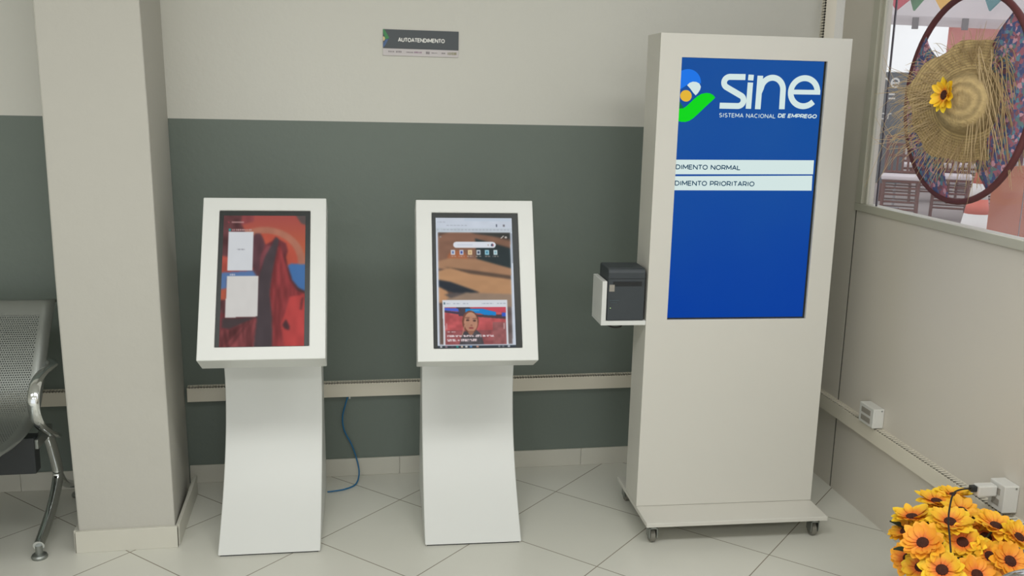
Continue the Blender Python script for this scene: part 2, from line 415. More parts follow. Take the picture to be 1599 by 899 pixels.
def ribbon(path, w, to3, bld, th=0.0008):
    P = [Vector((p[0], p[1])) for p in path]
    Lf, Rt = [], []
    for i in range(len(P)):
        t = (P[min(i+1, len(P)-1)]-P[max(i-1, 0)]).normalized(); nrm = Vector((-t.y, t.x))*w/2
        Lf.append(P[i]+nrm); Rt.append(P[i]-nrm)
    for i in range(len(P)-1):
        bld.prism([tuple(Lf[i]), tuple(Rt[i]), tuple(Rt[i+1]), tuple(Lf[i+1])], lambda q: to3(q), lambda q: to3(q, th))

def arc(cx, cz, rx, rz, a0, a1, n=16):
    return [(cx+rx*math.cos(math.radians(a0+(a1-a0)*k/n)), cz+rz*math.sin(math.radians(a0+(a1-a0)*k/n))) for k in range(n+1)]

# ------------------------------------------------------------------ setting
YB = 3.903                                  # face of the back wall
NW = Vector((0.99952, -0.03111, 0)); EW = Vector((0.03111, 0.99952, 0)); XW = 1.9554
def sw(s, off, z): return EW*s + NW*(XW-off) + Vector((0, 0, z))     # a point on the right wall, off = metres into the room
XC = (XW+0.03111*YB)/0.99952
ZG = 1.4953
b = B(); b.box((-5, -4, -0.1), (2.3, 4.1, 0)); struct(b.build('floor', M['floor']))
b = B(); b.box((-5, -4, 2.9), (2.3, 4.1, 3.0)); struct(b.build('ceiling', M['ceil']))
b = B(); b.box((-5, YB, 0), (XC+0.12, YB+0.12, ZG), mi=1); b.box((-5, YB, ZG), (XC+0.12, YB+0.12, 2.9), mi=0)
struct(b.build('wall_back', [M['wall_hi'], M['wall_lo']]))
b = B(); b.box((-5.1, -4, 0), (-5, YB, 2.9)); struct(b.build('wall_left', M['wall_hi']))

# right wall: a partition of beige panels round a window opening
WS0, WS1, WZ0, WZ1 = 0.9, 3.535, 1.222, 2.45
b = B()
def swbox(b, s0, s1, o0, o1, z0, z1, mi=None):
    b.prism([(s0, o0), (s1, o0), (s1, o1), (s0, o1)], lambda p: sw(p[0], p[1], z0), lambda p: sw(p[0], p[1], z1), mi)
swbox(b, -4, 3.588, 0, -0.035, 0, 1.19)
swbox(b, 3.599, 3.843, 0, -0.035, 0, 2.9)
swbox(b, 3.53, 3.592, 0, -0.035, 1.19, 2.9)
swbox(b, -4, WS0, 0, -0.035, 1.19, 2.9)
swbox(b, WS0, 3.53, 0, -0.035, WZ1, 2.9)
swbox(b, 3.5885, 3.5985, -0.001, -0.03, 0, 2.9, 1)
struct(b.build('wall_right', [M['panel'], M['joint']]))
# window: frame, mullion and panes
b = B()
swbox(b, 0.9, 3.592, 0.012, -0.045, 1.192, 1.222)         # sill rail
swbox(b, 3.540, 3.588, 0.012, -0.034, 1.222, 2.45)        # jamb
swbox(b, 3.516, 3.534, 0.003, -0.012, 1.222, 2.45)        # glazing bead
swbox(b, 0.9, 3.592, 0.012, -0.045, 2.45, 2.48)
swbox(b, 0.9, 0.95, 0.012, -0.045, 1.222, 2.45)
wf = struct(b.build('window_1', M['alu'], bevel=0.002))
b = B(); swbox(b, 3.4525, 3.4565, -0.003, -0.010, 1.2225, 2.4495); b.build('mullion', M['mullion'], wf)
b = B(); swbox(b, 3.4575, 3.5155, -0.005, -0.009, 1.2225, 2.4495); b.build('narrow_pane', M['glass_hazy'], wf)
b = B(); swbox(b, 0.9505, 3.4495, -0.005, -0.009, 1.2225, 2.4495); b.build('pane', M['glass'], wf)

# pillar: plastered by hand, slightly out of plumb
secs = [(0.0, -0.909, -0.585, -0.619), (0.08, -0.911, -0.586, -0.620), (0.5, -0.921, -0.592, -0.625), (0.83, -0.926, -0.597, -0.629),
        (1.0, -0.928, -0.599, -0.631), (1.5, -0.930, -0.605, -0.638), (1.88, -0.934, -0.614, -0.645), (2.9, -0.945, -0.632, -0.66)]
b = B(); rows = []
for z, xl, xr, xb in secs:
    rows.append([b.bm.verts.new(p) for p in ((xl, 3.329, z), (xr, 3.329, z), (xb, YB-0.001, z), (xl-0.02, YB-0.001, z))])
for A, C in zip(rows, rows[1:]):
    for k in range(4): b.bm.faces.new((A[k], A[(k+1) % 4], C[(k+1) % 4], C[k]))
b.bm.faces.new(rows[0][::-1]); b.bm.faces.new(rows[-1])
struct(b.build('trim_1', M['pillar'], bevel=0.006))
b = B()                                                    # tile skirting round the pillar
b.box((-0.9185, 3.314, 0), (-0.577, 3.3285, 0.080))
b.box((-0.5845, 3.330, 0), (-0.572, 3.787, 0.078)); b.box((-0.928, 3.330, 0), (-0.912, 3.80, 0.078))
b.box((-0.5795, 3.3145, 0), (-0.5765, 3.3300, 0.074), mi=1); b.box((-0.9205, 3.3145, 0), (-0.9180, 3.330, 0.074), mi=1)
struct(b.build('baseboard_pillar', [M['skirt'], M['joint']], bevel=0.002))
b = B()
xs = [-0.616, -0.20, 0.25, 0.72, 1.055, 1.5, XC-0.003]
for a, c in zip(xs, xs[1:]): b.box((a+0.0005, YB-0.009, 0), (c-0.0005, YB-0.0005, 0.0772))
xs = [-4.9, -4.0, -3.1, -2.2, -1.27, -0.945]
for a, c in zip(xs, xs[1:]): b.box((a+0.0005, YB-0.009, 0), (c-0.0005, YB-0.0005, 0.0772))
struct(b.build('baseboard_back', M['skirt'], bevel=0.0015))

# cable ducts: U channel with fingers on the slotted side and a lid in front
def duct(length, name, label, fn, depth=0.03, h=0.063, pitch=0.0116, finger=0.0068):
    """fn(a, d, z): a along the duct, d out of the wall, z across"""
    b = B()
    def bx(a0, a1, d0, d1, z0, z1, mi=0):
        b.prism([(a0, d0), (a1, d0), (a1, d1), (a0, d1)], lambda p: fn(p[0], p[1], z0), lambda p: fn(p[0], p[1], z1), mi)
    bx(0, length, 0.0005, 0.003, 0, h-0.003); bx(0, length, 0.003, depth-0.003, 0, 0.002)
    bx(0, length, depth-0.003, depth, 0, h-0.0065)           # lid
    bx(0, length, 0.004, depth-0.004, 0.003, h-0.012, 1)     # dark filler, added to paint the shade behind the slots
    o = b.build(name, [M['duct'], M['duct_in']]); tag(o, label, 'cable duct', 'slotted cable ducts')
    b = B(); a = 0
    while a < length-0.007:
        bx(a, a+finger, 0.003, depth-0.001, h-0.004, h-0.002)
        bx(a, a+finger, depth-0.0035, depth-0.001, h-0.0066, h-0.002)
        a += pitch
    bx(0, length, 0.0005, 0.004, h-0.004, h-0.0005)
    b.build('slotted_edge', M['duct'], o)
    return o
duct(2.60, 'cable_duct', 'cream slotted cable duct running along the grey wall behind the white kiosks', lambda a, d, z: Vector((-0.61+a, YB-d, 0.3605+z)))
duct(2.0, 'cable_duct', 'cream slotted cable duct on the grey wall behind the steel bench, left of the pillar', lambda a, d, z: Vector((-2.96+a, YB-d, 0.3605+z)))
duct(3.7, 'cable_duct', 'cream slotted cable duct low on the beige right wall, under the window', lambda a, d, z: sw(3.80-a, d, 0.326+z), pitch=0.017, finger=0.0095)
duct(2.43, 'cable_duct', 'upright cream cable duct in the wall corner above the tall blue-screen totem', lambda a, d, z: Vector((2.086-z, YB-d, 0.45+a)), h=0.052)

# ------------------------------------------------------------------ shared: framed housing with a screen opening
def framed_box(w, h, t, o, rec, mp, name, m, parent, bevel=0.0025):
    """outer w x h x t, opening o=(l, r, b, t), recess rec; mp(u, v, n) to 3-D (n points backwards)"""
    b = B(); V = lambda *p: b.bm.verts.new(mp(*p))
    l, r, bo, to = o
    fo = [V(0, 0, 0), V(w, 0, 0), V(w, h, 0), V(0, h, 0)]; fi = [V(l, bo, 0), V(r, bo, 0), V(r, to, 0), V(l, to, 0)]
    bi = [V(l, bo, rec), V(r, bo, rec), V(r, to, rec), V(l, to, rec)]; bk = [V(0, 0, t), V(w, 0, t), V(w, h, t), V(0, h, t)]
    for k in range(4):
        j = (k+1) % 4
        b.bm.faces.new((fo[k], fo[j], fi[j], fi[k])); b.bm.faces.new((fi[k], fi[j], bi[j], bi[k])); b.bm.faces.new((fo[j], fo[k], bk[k], bk[j]))
    b.bm.faces.new(bi); b.bm.faces.new(bk[::-1])
    return b.build(name, m, parent, bevel=bevel)

def picture(name, nx, ny, colfn, mp, parent, m):
    """a lit picture: grid of points coloured by colfn(a, b) (arrays in 0..1, b downwards)"""
    A, Bv = np.meshgrid(np.linspace(0, 1, nx), np.linspace(0, 1, ny))
    C = colfn(A.ravel(), Bv.ravel())
    verts = [mp(a, bb) for a, bb in zip(A.ravel(), Bv.ravel())]
    faces = [(j*nx+i, j*nx+i+1, (j+1)*nx+i+1, (j+1)*nx+i) for j in range(ny-1) for i in range(nx-1)]
    me = bpy.data.meshes.new(name); me.from_pydata([tuple(v) for v in verts], [], faces)
    at = me.color_attributes.new('Col', 'FLOAT_COLOR', 'POINT')
    c = C/255.0; c = np.where(c <= 0.04045, c/12.92, ((c+0.055)/1.055)**2.4)
    at.data.foreach_set('color', np.concatenate([c, np.ones((len(c), 1))], 1).astype(np.float32).ravel())
    return link(name, me, parent, [m])

def soften(C, nx, ny, k):
    G = C.reshape(ny, nx, 3)
    for _ in range(k):
        P_ = np.pad(G, ((1, 1), (1, 1), (0, 0)), 'edge')
        G = (P_[:-2, 1:-1]+2*P_[1:-1, 1:-1]+P_[2:, 1:-1])/4
        P_ = np.pad(G, ((1, 1), (1, 1), (0, 0)), 'edge')
        G = (P_[1:-1, :-2]+2*P_[1:-1, 1:-1]+P_[1:-1, 2:])/4
    return G.reshape(-1, 3)
def inpoly(X, Y, poly):
    r = np.zeros(X.shape, bool); n = len(poly); j = n-1
    for i in range(n):
        xi, yi = poly[i]; xj, yj = poly[j]
        cnd = ((yi > Y) != (yj > Y)) & (X < (xj-xi)*(Y-yi)/(yj-yi+1e-12)+xi)
        r ^= cnd; j = i
    return r
def vnoise(X, Y, seed=0):
    g = np.random.RandomState(seed).rand(64, 64)
    xi = np.floor(X).astype(int); yi = np.floor(Y).astype(int); fx = X-xi; fy = Y-yi
    fx = fx*fx*(3-2*fx); fy = fy*fy*(3-2*fy)
    G = lambda a, c: g[a % 64, c % 64]
    return (G(xi, yi)*(1-fx)+G(xi+1, yi)*fx)*(1-fy)+(G(xi, yi+1)*(1-fx)+G(xi+1, yi+1)*fx)*fy

# picture on the first kiosk: red canyon wallpaper with two white windows
def paint_canyon(a, b):
    y = 337.7+b*203; xl = 349.4-(y-338)*0.0463; xr = 476.9-(y-338)*0.0095; x = xl+a*(xr-xl)
    C = np.zeros((len(x), 3)); n1 = vnoise(x/9, y/14, 1); n2 = vnoise(x/3, y/20, 2)
    def put(mask, c, v=0, nz=None):
        base = np.array(c, float)[None, :].repeat(mask.sum(), 0)
        if v: base = base*(1+v*((nz if nz is not None else n1)[mask][:, None]-0.5))
        C[mask] = base
    put(np.ones(len(x), bool), (92, 56, 58), 0.5)
    sky = inpoly(x, y, [(378, 330), (480, 330), (480, 418), (446, 420), (440, 400), (400, 400), (394, 365), (383, 366), (376, 350)])
    C[sky] = np.array((166, 80, 74))+(np.clip((y[sky]-340)/75, 0, 1)[:, None])*np.array((26, 22, -10))
    r = np.hypot((x-412)/1.15, y-412)
    put(sky & (r > 46) & (r < 56), (172, 112, 92), 0.12); put(sky & (r <= 46), (184, 84, 66), 0.08)
    put(sky & (r > 66) & (x < 396), (140, 70, 72), 0.2)
    put(inpoly(x, y, [(461, 336), (478, 336), (478, 353), (470, 350)]), (92, 80, 78))
    put(inpoly(x, y, [(449, 417), (455, 414), (478, 416), (478, 458), (466, 452), (456, 440)]), (68, 112, 166), 0.06)
    put(inpoly(x, y, [(338, 434), (344, 426), (402, 420), (402, 434), (353, 437), (353, 455), (338, 460)]), (88, 118, 164), 0.06)
    put(inpoly(x, y, [(338, 400), (358, 404), (402, 424), (344, 428), (338, 432)]), (170, 78, 66), 0.2)
    put(inpoly(x, y, [(336, 455), (353, 452), (352, 470), (336, 470)]), (176, 88, 66), 0.1)
    put(inpoly(x, y, [(394, 400), (393, 374), (398, 366), (406, 366), (411, 376), (414, 384), (424, 379), (430, 371), (437, 377), (446, 382), (449, 394), (446, 404),
                      (449, 420), (455, 438), (464, 456), (478, 462), (478, 545), (330, 545), (336, 490), (392, 490), (402, 440)]), (106, 50, 54), 0.35)
    put(inpoly(x, y, [(394, 425), (393, 374), (398, 366), (406, 366), (411, 376), (413, 386), (408, 396), (404, 440)]), (92, 60, 66), 0.2)
    put(inpoly(x, y, [(404, 425), (406, 400), (416, 386), (424, 386), (414, 405)]), (122, 66, 72), 0.2)
    put(inpoly(x, y, [(433, 388), (438, 386), (441, 400), (452, 440), (462, 456), (478, 462), (478, 545), (424, 545), (422, 500), (420, 460), (424, 430)]), (134, 54, 56), 0.4, n2)
    put(inpoly(x, y, [(452, 466), (478, 462), (478, 545), (444, 545), (438, 508), (448, 480)]), (182, 68, 66), 0.15)
    put(inpoly(x, y, [(430, 372), (435, 376), (432, 392), (424, 430), (420, 460), (424, 500), (424, 545), (392, 545), (400, 480), (402, 440), (412, 405)]), (72, 62, 66), 0.12)
    put(inpoly(x, y, [(446, 500), (452, 512), (451, 517), (444, 515), (440, 509)]), (74, 46, 50))
    put(inpoly(x, y, [(470, 470), (475, 464), (471, 486), (468, 486)]), (104, 48, 50))
    put(inpoly(x, y, [(332, 516), (356, 516), (384, 500), (400, 498), (394, 545), (330, 545)]), (116, 58, 60), 0.55, n2)
    sk = inpoly(x, y, [(332, 522), (362, 514), (386, 502), (398, 500), (394, 545), (330, 545)]); C[sk] = C[sk]*(0.80+0.42*vnoise(np.arctan2(y-486, 402-x)[sk]*16, x[sk]*0+2, 5)[:, None])
    put(inpoly(x, y, [(345, 498), (398, 497), (376, 506), (356, 514), (344, 512)]), (70, 58, 60), 0.1)
    C = soften(C, 150, 240, 4)
    for y0, x0, x1, c in ((348.5, 361, 380, (190, 150, 148)), (360.6, 362, 392, (200, 170, 168)), (431.0, 358, 366, (196, 196, 206)), (348.3, 355.8, 357.5, (180, 70, 80))):
        put((np.abs(y-y0) < 1.0) & (x > x0) & (x < x1) & ((np.floor(x/1.1) % 3 > 0) | (y0 < 350)), c)
    put((np.abs(y-360.6) < 2.0) & (np.abs(x-358.3) < 2.0), (64, 150, 150))
    put(inpoly(x, y, [(356.5, 364), (395.6, 364), (393.6, 424.6), (354, 424.6)]), (213, 216, 219), 0.015)
    put(inpoly(x, y, [(353, 433.6), (403, 433.2), (401, 495.6), (350, 497)]), (212, 210, 206), 0.02)
    put((np.abs(y-391.5) < 0.9) & (x > 369.5) & (x < 381) & (np.floor(x/1.2) % 4 > 0), (150, 150, 156))
    return soften(C, 150, 240, 1)

# picture on the second kiosk: browser start page with a news card
def paint_browser(a, b):
    y = 337+b*206.5; xl = 679.1+(y-337)*0.0266; xr = 798.7+(y-337)*0.0354; x = xl+a*(xr-xl)
    C = np.zeros((len(x), 3)); n1 = vnoise(x/14, y/7, 3); n2 = vnoise(x/5, y/5, 4)
    xs = x-(y-337)*0.031                     # undo the lean of the page
    def put(mask, c, v=0, nz=None):
        base = np.array(c, float)[None, :].repeat(mask.sum(), 0)
        if v: base = base*(1+v*((nz if nz is not None else n1)[mask][:, None]-0.5))
        C[mask] = base
    put(np.ones(len(x), bool), (206, 214, 226), 0.04)
    put((y < 360.5) & (y > 353.5), (196, 206, 214), 0.04)
    put((y < 342) & (xs > 724) & (xs < 797), (196, 208, 222))
    for y0, x0, x1 in ((344.0, 682, 694), (349.2, 696, 729), (356.5, 688, 794), (356.5, 681, 684)):
        put((np.abs(y-y0) < 0.8) & (xs > x0) & (xs < x1) & (np.floor(xs/1.4) % 4 > 0), (178, 184, 194))
    put((np.abs(y-349.3) < 2.0) & (np.abs(xs-774.5) < 1.0), (104, 112, 124)); put((np.abs(y-349.3) < 1.6) & (np.abs(xs-786) < 1.6), (120, 118, 124))
    pg = (y > 360.5) & (y < 538.5) & (a > 0.022) & (xs < 796-(y-360)*0.006)
    ww = y+0.16*(xs-740)+5*np.sin(xs/26.0)
    C[pg] = (np.array((98, 78, 68))[None, :]+(n1[pg][:, None]-0.5)*14)
    put(pg & (np.hypot((xs-716)/1.5, y-392) < 33), (136, 100, 82), 0.12)
    put(pg & (np.hypot((xs-712)/1.3, y-402) < 12), (172, 104, 70), 0.12)
    put(pg & inpoly(xs, y, [(733, 361), (800, 361), (800, 372), (766, 366)]), (58, 60, 58), 0.1)
    put(pg & inpoly(xs, y, [(736, 363), (766, 367), (800, 376), (800, 386), (756, 374)]), (132, 98, 80), 0.1)
    put(pg & inpoly(xs, y, [(740, 370), (800, 388), (800, 422), (770, 412), (742, 404)]), (46, 56, 58), 0.1)
    put(pg & inpoly(xs, y, [(678, 408), (700, 402), (744, 404), (800, 420), (800, 432), (730, 424), (678, 418)]), (168, 128, 98), 0.08)
    put(pg & inpoly(xs, y, [(690, 416), (730, 421), (800, 431), (800, 437), (730, 428)]), (96, 78, 66), 0.05)
    put(pg & inpoly(xs, y, [(678, 424), (700, 418), (730, 427), (800, 437), (800, 462), (744, 458), (700, 440), (678, 440)]), (186, 142, 104), 0.08)
    put(pg & inpoly(xs, y, [(678, 436), (700, 440), (746, 457), (708, 458), (678, 450)]), (44, 50, 58), 0.1)
    put(pg & inpoly(xs, y, [(678, 446), (694, 454), (702, 470), (678, 474)]), (188, 142, 104), 0.08)
    put(pg & inpoly(xs, y, [(694, 466), (722, 457), (800, 460), (800, 480), (694, 480)]), (150, 128, 110), 0.08)
    put(pg & inpoly(xs, y, [(690, 460), (708, 457), (724, 458), (700, 466)]), (92, 84, 82), 0.05)
    put(pg & (xs < 684) & (y > 476), (110, 96, 88)); put(pg & (xs > 788) & (y > 480), (104, 92, 90), 0.25)
    bgd = soften(C, 240, 420, 12); C[pg] = bgd[pg]
    # search field
    dx = np.maximum(np.abs(xs-739)-28.5, 0); put(np.hypot(dx, y-380.8) < 4.9, (224, 228, 236))
    put((np.abs(y-381) < 0.7) & (np.abs(xs-724) < 12), (204, 210, 222)); put(np.hypot(xs-760.5, y-381) < 1.1, (170, 150, 140))
    put((np.hypot(xs-767, y-381) < 2.3) & (xs < 767.5), (70, 78, 100)); put((np.hypot(xs-767, y-381) < 2.3) & (xs >= 767.5), (180, 110, 120))
    for k, (c, ci) in enumerate((((206, 212, 224), (90, 110, 160)), ((196, 202, 222), (70, 84, 150)), ((232, 206, 160), (196, 160, 120)), ((206, 214, 220), (44, 60, 84)), ((156, 206, 220), (60, 120, 150)), ((204, 222, 226), (140, 180, 190)))):
        cx = 705.0+k*13.3
        put(np.maximum(np.abs(xs-cx), np.abs(y-393)*0.8) < 3.1, c); put(np.maximum(np.abs(xs-cx)*0.9, np.abs(y-393)*0.7) < 1.3, ci)
        put((np.abs(y-399.3) < 0.6) & (np.abs(xs-cx) < 4.6) & (np.floor(xs/1.2) % 4 > 0), (196, 180, 170))
    put(np.hypot(xs-686, y-368) < 1.5, (150, 140, 134)); put((np.abs((xs-783)+(y-368)) < 0.9) & (np.abs(y-368) < 2.4), (214, 208, 200)); put(np.hypot(xs-788.6, y-368.5) < 1.9, (190, 184, 178))
    # news card
    cx0, cx1 = 687.0, 788.0
    put((xs > cx0) & (xs < cx1) & (y > 469) & (y < 538.5), (218, 222, 228))
    for x0, x1 in ((691, 699), (703, 714), (718, 727), (748, 766), (772, 786)):
        put((np.abs(y-474.5) < 0.9) & (xs > x0) & (xs < x1) & (np.floor(xs/1.3) % 4 > 0), (176, 182, 192))
    put((np.abs(y-474) < 1.6) & (np.abs(xs-690) < 1.0), (80, 110, 120))
    im = (xs > 690.0) & (xs < 785.2) & (y > 480) & (y < 538.5)
    put(im, (186, 88, 90), 0.25, n2); put(im & (y > 516), (150, 84, 86), 0.25, n2); put(im & (xs > 764) & (y > 504), (150, 92, 92), 0.2, n2)
    put(im & (y < 488) & (xs > 735), (196, 74, 90), 0.1)
    put(im & inpoly(xs, y, [(708, 480), (728, 480), (740, 492), (786, 492), (786, 499), (735, 495), (712, 494)]), (78, 66, 74), 0.1)
    put(im & inpoly(xs, y, [(690, 481), (711, 482), (712, 487), (690, 485)]), (76, 104, 206)); put(im & inpoly(xs, y, [(690, 485), (712, 488), (716, 492), (690, 488)]), (70, 62, 84))
    put(im & inpoly(xs, y, [(722, 482.5), (748, 482.5), (770, 488), (770, 493.5), (752, 492.5), (745, 490), (722, 488.8)]), (26, 134, 208)); put(im & (np.abs(y-485.7) < 0.6) & (xs > 730) & (xs < 744), (120, 180, 220))
    put(im & inpoly(xs, y, [(779, 489), (786, 489), (786, 495), (779, 495)]), (56, 92, 196))
    # the presenter in the news picture, as blurred as in the photo
    put(im & inpoly(xs, y, [(712, 538.5), (716, 522), (724, 515), (738, 515), (746, 523), (750, 538.5)]), (80, 76, 80), 0.25, n2)
    put(im & (np.hypot((xs-729.5)/12.8, (y-503)/17.5) < 1) & (y < 522), (120, 76, 62), 0.2, n2)
    fc = np.hypot((xs-730.2)/10.4, (y-503.5)/15.5) < 1; put(im & fc, (186, 136, 112), 0.12, n2)
    put(im & fc & (y < 494), (194, 148, 122)); put(im & (np.hypot((xs-725.4)/2.7, (y-500.6)/1.5) < 1), (84, 58, 54)); put(im & (np.hypot((xs-735.8)/2.5, (y-501.4)/1.5) < 1), (84, 58, 54))
    put(im & (np.abs(y-497.0-(xs-725)*0.05) < 0.7) & (np.abs(xs-725) < 3.4), (104, 72, 62)); put(im & (np.abs(y-497.9) < 0.7) & (np.abs(xs-736) < 3.2), (104, 72, 62))
    put(im & (np.hypot((xs-731)/1.9, (y-508.5)/1.1) < 1), (150, 100, 84)); put(im & (np.hypot((xs-730.6)/3.8, (y-512.8)/1.6) < 1), (150, 78, 74))
    put(im & (np.hypot((xs-730)/4.4, (y-519)/4.6) < 1) & (y > 517), (150, 104, 86)); put(im & (np.abs(xs-720+(y-510)*0.25) < 0.7) & (y > 505) & (y < 524), (180, 130, 110))
    jit = vnoise(xs/0.75, y/2.2, 9)
    for y0, x0, x1, h in ((518.5, 694, 706, 0.6), (525, 693, 716, 1.7), (525, 718, 735, 1.7), (525, 737, 746, 2.1), (525, 748, 766, 1.5), (531.5, 693, 708, 1.9), (531.5, 709, 712, 1.2), (531.5, 714, 739, 1.9)):
        put(im & (np.abs(y-y0) < h) & (xs > x0) & (xs < x1) & (jit > 0.36), (226, 208, 210))
    put(im & (np.abs(xs-692.5) < 0.9) & (np.abs(y-510) < 4.5), (206, 150, 150)); put(im & (np.abs(xs-782) < 1.1) & (np.abs(y-510) < 4.5), (196, 160, 158))
    put((np.abs(xs-798) < 0.8) & (y > 362) & (y < 410), (150, 160, 172))
    tb = y > 539.6; put(tb, (58, 66, 74), 0.1)
    for x0, c in ((685, (210, 210, 210)), (693, (150, 130, 140)), (702, (90, 80, 90)), (710, (60, 160, 150)), (717, (220, 200, 180)), (724, (220, 220, 215)), (731, (90, 140, 190)), (741, (200, 150, 130)), (775, (130, 134, 140)), (781, (120, 124, 130)), (790, (200, 204, 208))):
        put(tb & (np.abs(xs-x0+1.5) < 1.7) & (np.abs(y-541.6) < 1.4), c)
    return soften(C, 240, 420, 2)
M['lit'] = mat_vcol('lit_display', 0.45, emission=True, spec=0.08, estr=0.86)

# ------------------------------------------------------------------ the two leaning-screen kiosks
def kiosk(x, y, th, tilt, dz, ll, lr, paint, nx, ny, label, left_extra):
    K = thing('self_service_kiosk', label, 'kiosk', (x, y, 0), th, 'white self service kiosks with slanted screens')
    w, H, T, z0, ws = 0.418, 0.5794, 0.1176, 0.7255+dz, 0.3545
    ct, st = math.cos(tilt), math.sin(tilt)
    mp = lambda u, v, n: Vector((u-w/2, v*st+n*ct, z0+v*ct-n*st))
    rec = 0.016
    hd = framed_box(w, H, T, (0.0555, 0.3634, 0.0451, 0.5327), rec, mp, 'display_housing', M['kiosk'], K, bevel=0.003)
    b = B(); e = 0.0004
    b.prism([(0.0555+e, 0.0451+e), (0.3634-e, 0.0451+e), (0.3634-e, 0.5327-e), (0.0555+e, 0.5327-e)], lambda p: mp(p[0], p[1], rec-0.0004), lambda p: mp(p[0], p[1], 0.0075))
    scr = b.build('screen', M['bezel_and_shade'], K)
    vt, vb = 0.5150, 0.0475
    picture('display_image', nx, ny, paint, lambda a, bb: mp(ll+(lr-ll)*a, vt+(vb-vt)*bb, 0.0068), scr, M['lit'])
    # pedestal: a bowed slab, front sweeping forward to the floor, top end meeting the back of the housing
    yf = lambda z: 0.0618+1.297*z-1.2635*z*z
    def yhead(z):                                          # back face of the housing
        s = (z-z0+T*st)/ct; return s*st+T*ct+0.0015
    fr = []; z = 0.005
    while z < 1.1 and yf(z) > yhead(z) or z < 0.5:
        fr.append((yf(z), z)); z += 0.015
    zt = z
    fr.append((yhead(zt), zt)); fr.append((yhead(zt+0.17), zt+0.17))
    bk = [(0.36, 1.03), (0.45, 0.9), (0.515, 0.72), (0.555, 0.5), (0.575, 0.34), (0.60+left_extra*0.5, 0.19), (0.62+left_extra, 0.005)]
    bk = [p for p in bk if p[0] > yhead(p[1])+0.01]
    prof = fr+[(q.x, q.y) for q in [Vector(v).to_2d() for v in catmull([(a, c, 0) for a, c in bk], 6)]]
    b = B(); b.prism(prof, lambda p: Vector((-ws/2, p[0], p[1])), lambda p: Vector((ws/2, p[0], p[1])))
    pd = b.build('pedestal', M['kiosk'], K, smooth=True)
    pd.data.set_sharp_from_angle(angle=0.6)
    md = pd.modifiers.new('bevel', 'BEVEL'); md.width = 0.003; md.segments = 2; md.limit_method = 'ANGLE'; md.angle_limit = 0.8
    b = B(); b.box((-ws/2+0.008, yf(0)+0.012, 0.0), (ws/2-0.008, 0.60+left_extra, 0.0049)); b.build('base_pad', M['bezel_and_shade'], K)
    return K
k1 = kiosk(-0.2544, 3.1456, -0.0270, 0.5046, 0.0097, 0.0700, 0.3463, paint_canyon, 150, 240,
           'white self service kiosk nearest the pillar, slanted screen showing a red canyon wallpaper', 0.05)
k2 = kiosk(0.4711, 3.1268, -0.0461, 0.4252, -0.0097, 0.0696, 0.3414, paint_browser, 240, 420,
           'white self service kiosk beside the tall totem, slanted screen showing a browser news page', 0.0)

# ------------------------------------------------------------------ tall totem with the blue screen
TT = thing('information_totem', 'tall white totem on castors with a large blue menu screen', 'totem', (1.1027, 3.2391, 0), -0.0424)
tw, td, tb, tt = 0.70, 0.1622, 0.0935, 1.8372
tmp = lambda u, v, n: Vector((u, n, tb+v))
trec = 0.018
framed_box(tw, tt-tb, td, (0.0793, 0.6136, 0.8211-tb, 1.7568-tb), trec, tmp, 'cabinet', M['totem'], TT, bevel=0.002)
M['scr_blue'] = mat('screen_blue', (0.003, 0.003, 0.003, 1), 0.3, spec=0.06, var=0, emit=rgb(26, 74, 152), estr=1.0)
nt = M['scr_blue'].node_tree; nz = nt.nodes.new('ShaderNodeTexNoise'); nz.inputs['Scale'].default_value = 3.0
tc = nt.nodes.new('ShaderNodeTexCoord'); nt.links.new(tc.outputs['Object'], nz.inputs['Vector'])
sep = nt.nodes.new('ShaderNodeSeparateXYZ'); nt.links.new(tc.outputs['Object'], sep.inputs[0])
mr = nt.nodes.new('ShaderNodeMapRange'); mr.inputs[1].default_value = 0.85; mr.inputs[2].default_value = 1.5; nt.links.new(sep.outputs[2], mr.inputs[0])
ad = nt.nodes.new('ShaderNodeMath'); ad.operation = 'ADD'; nt.links.new(mr.outputs[0], ad.inputs[0])
ml = nt.nodes.new('ShaderNodeMath'); ml.operation = 'MULTIPLY_ADD'; ml.inputs[1].default_value = 0.5; ml.inputs[2].default_value = -0.25
nt.links.new(nz.outputs['Fac'], ml.inputs[0]); nt.links.new(ml.outputs[0], ad.inputs[1])
mx = nt.nodes.new('ShaderNodeMix'); mx.data_type = 'RGBA'; mx.inputs[6].default_value = rgb(0, 60, 156); mx.inputs[7].default_value = rgb(20, 78, 154)
nt.links.new(ad.outputs[0], mx.inputs[0]); nt.links.new(mx.outputs[2], nt.nodes['Principled BSDF'].inputs['Emission Color'])
M['scr_white'] = mat_emit('screen_white', rgb(210, 228, 226), 1.0)
M['scr_text'] = mat_emit('screen_text', rgb(40, 76, 100), 1.0)
M['scr_green'] = mat_emit('screen_green', rgb(6, 212, 26), 1.0)
M['scr_dgreen'] = mat_emit('screen_dark_green', rgb(16, 110, 70), 1.0)
M['scr_lblue'] = mat_emit('screen_light_blue', rgb(28, 116, 228), 1.0)
M['scr_yel'] = mat_emit('screen_yellow', rgb(226, 180, 56), 1.0)
b = B(); e = 0.0004
ZS = 0.012
b.box((0.0793+e, ZS, 0.8211+e), (0.6136-e, trec-0.0004, 1.7568-e)); tsc = b.build('screen', M['scr_blue'], TT)
b = B(); b.box((0.6065, ZS-0.0016, 0.8211+e), (0.6136-e, ZS-0.0002, 1.7568-e)); b.box((0.0793+e, ZS-0.0016, 0.8211+e), (0.6065, ZS-0.0002, 0.8265))  # dark edge strips; the right one paints the shadow of the gap
b.build('bezel_and_shade', M['bezel_and_shade'], tsc)
def on_scr(p, th=0.0): return Vector((p[0], ZS-0.0006-th, p[1]))
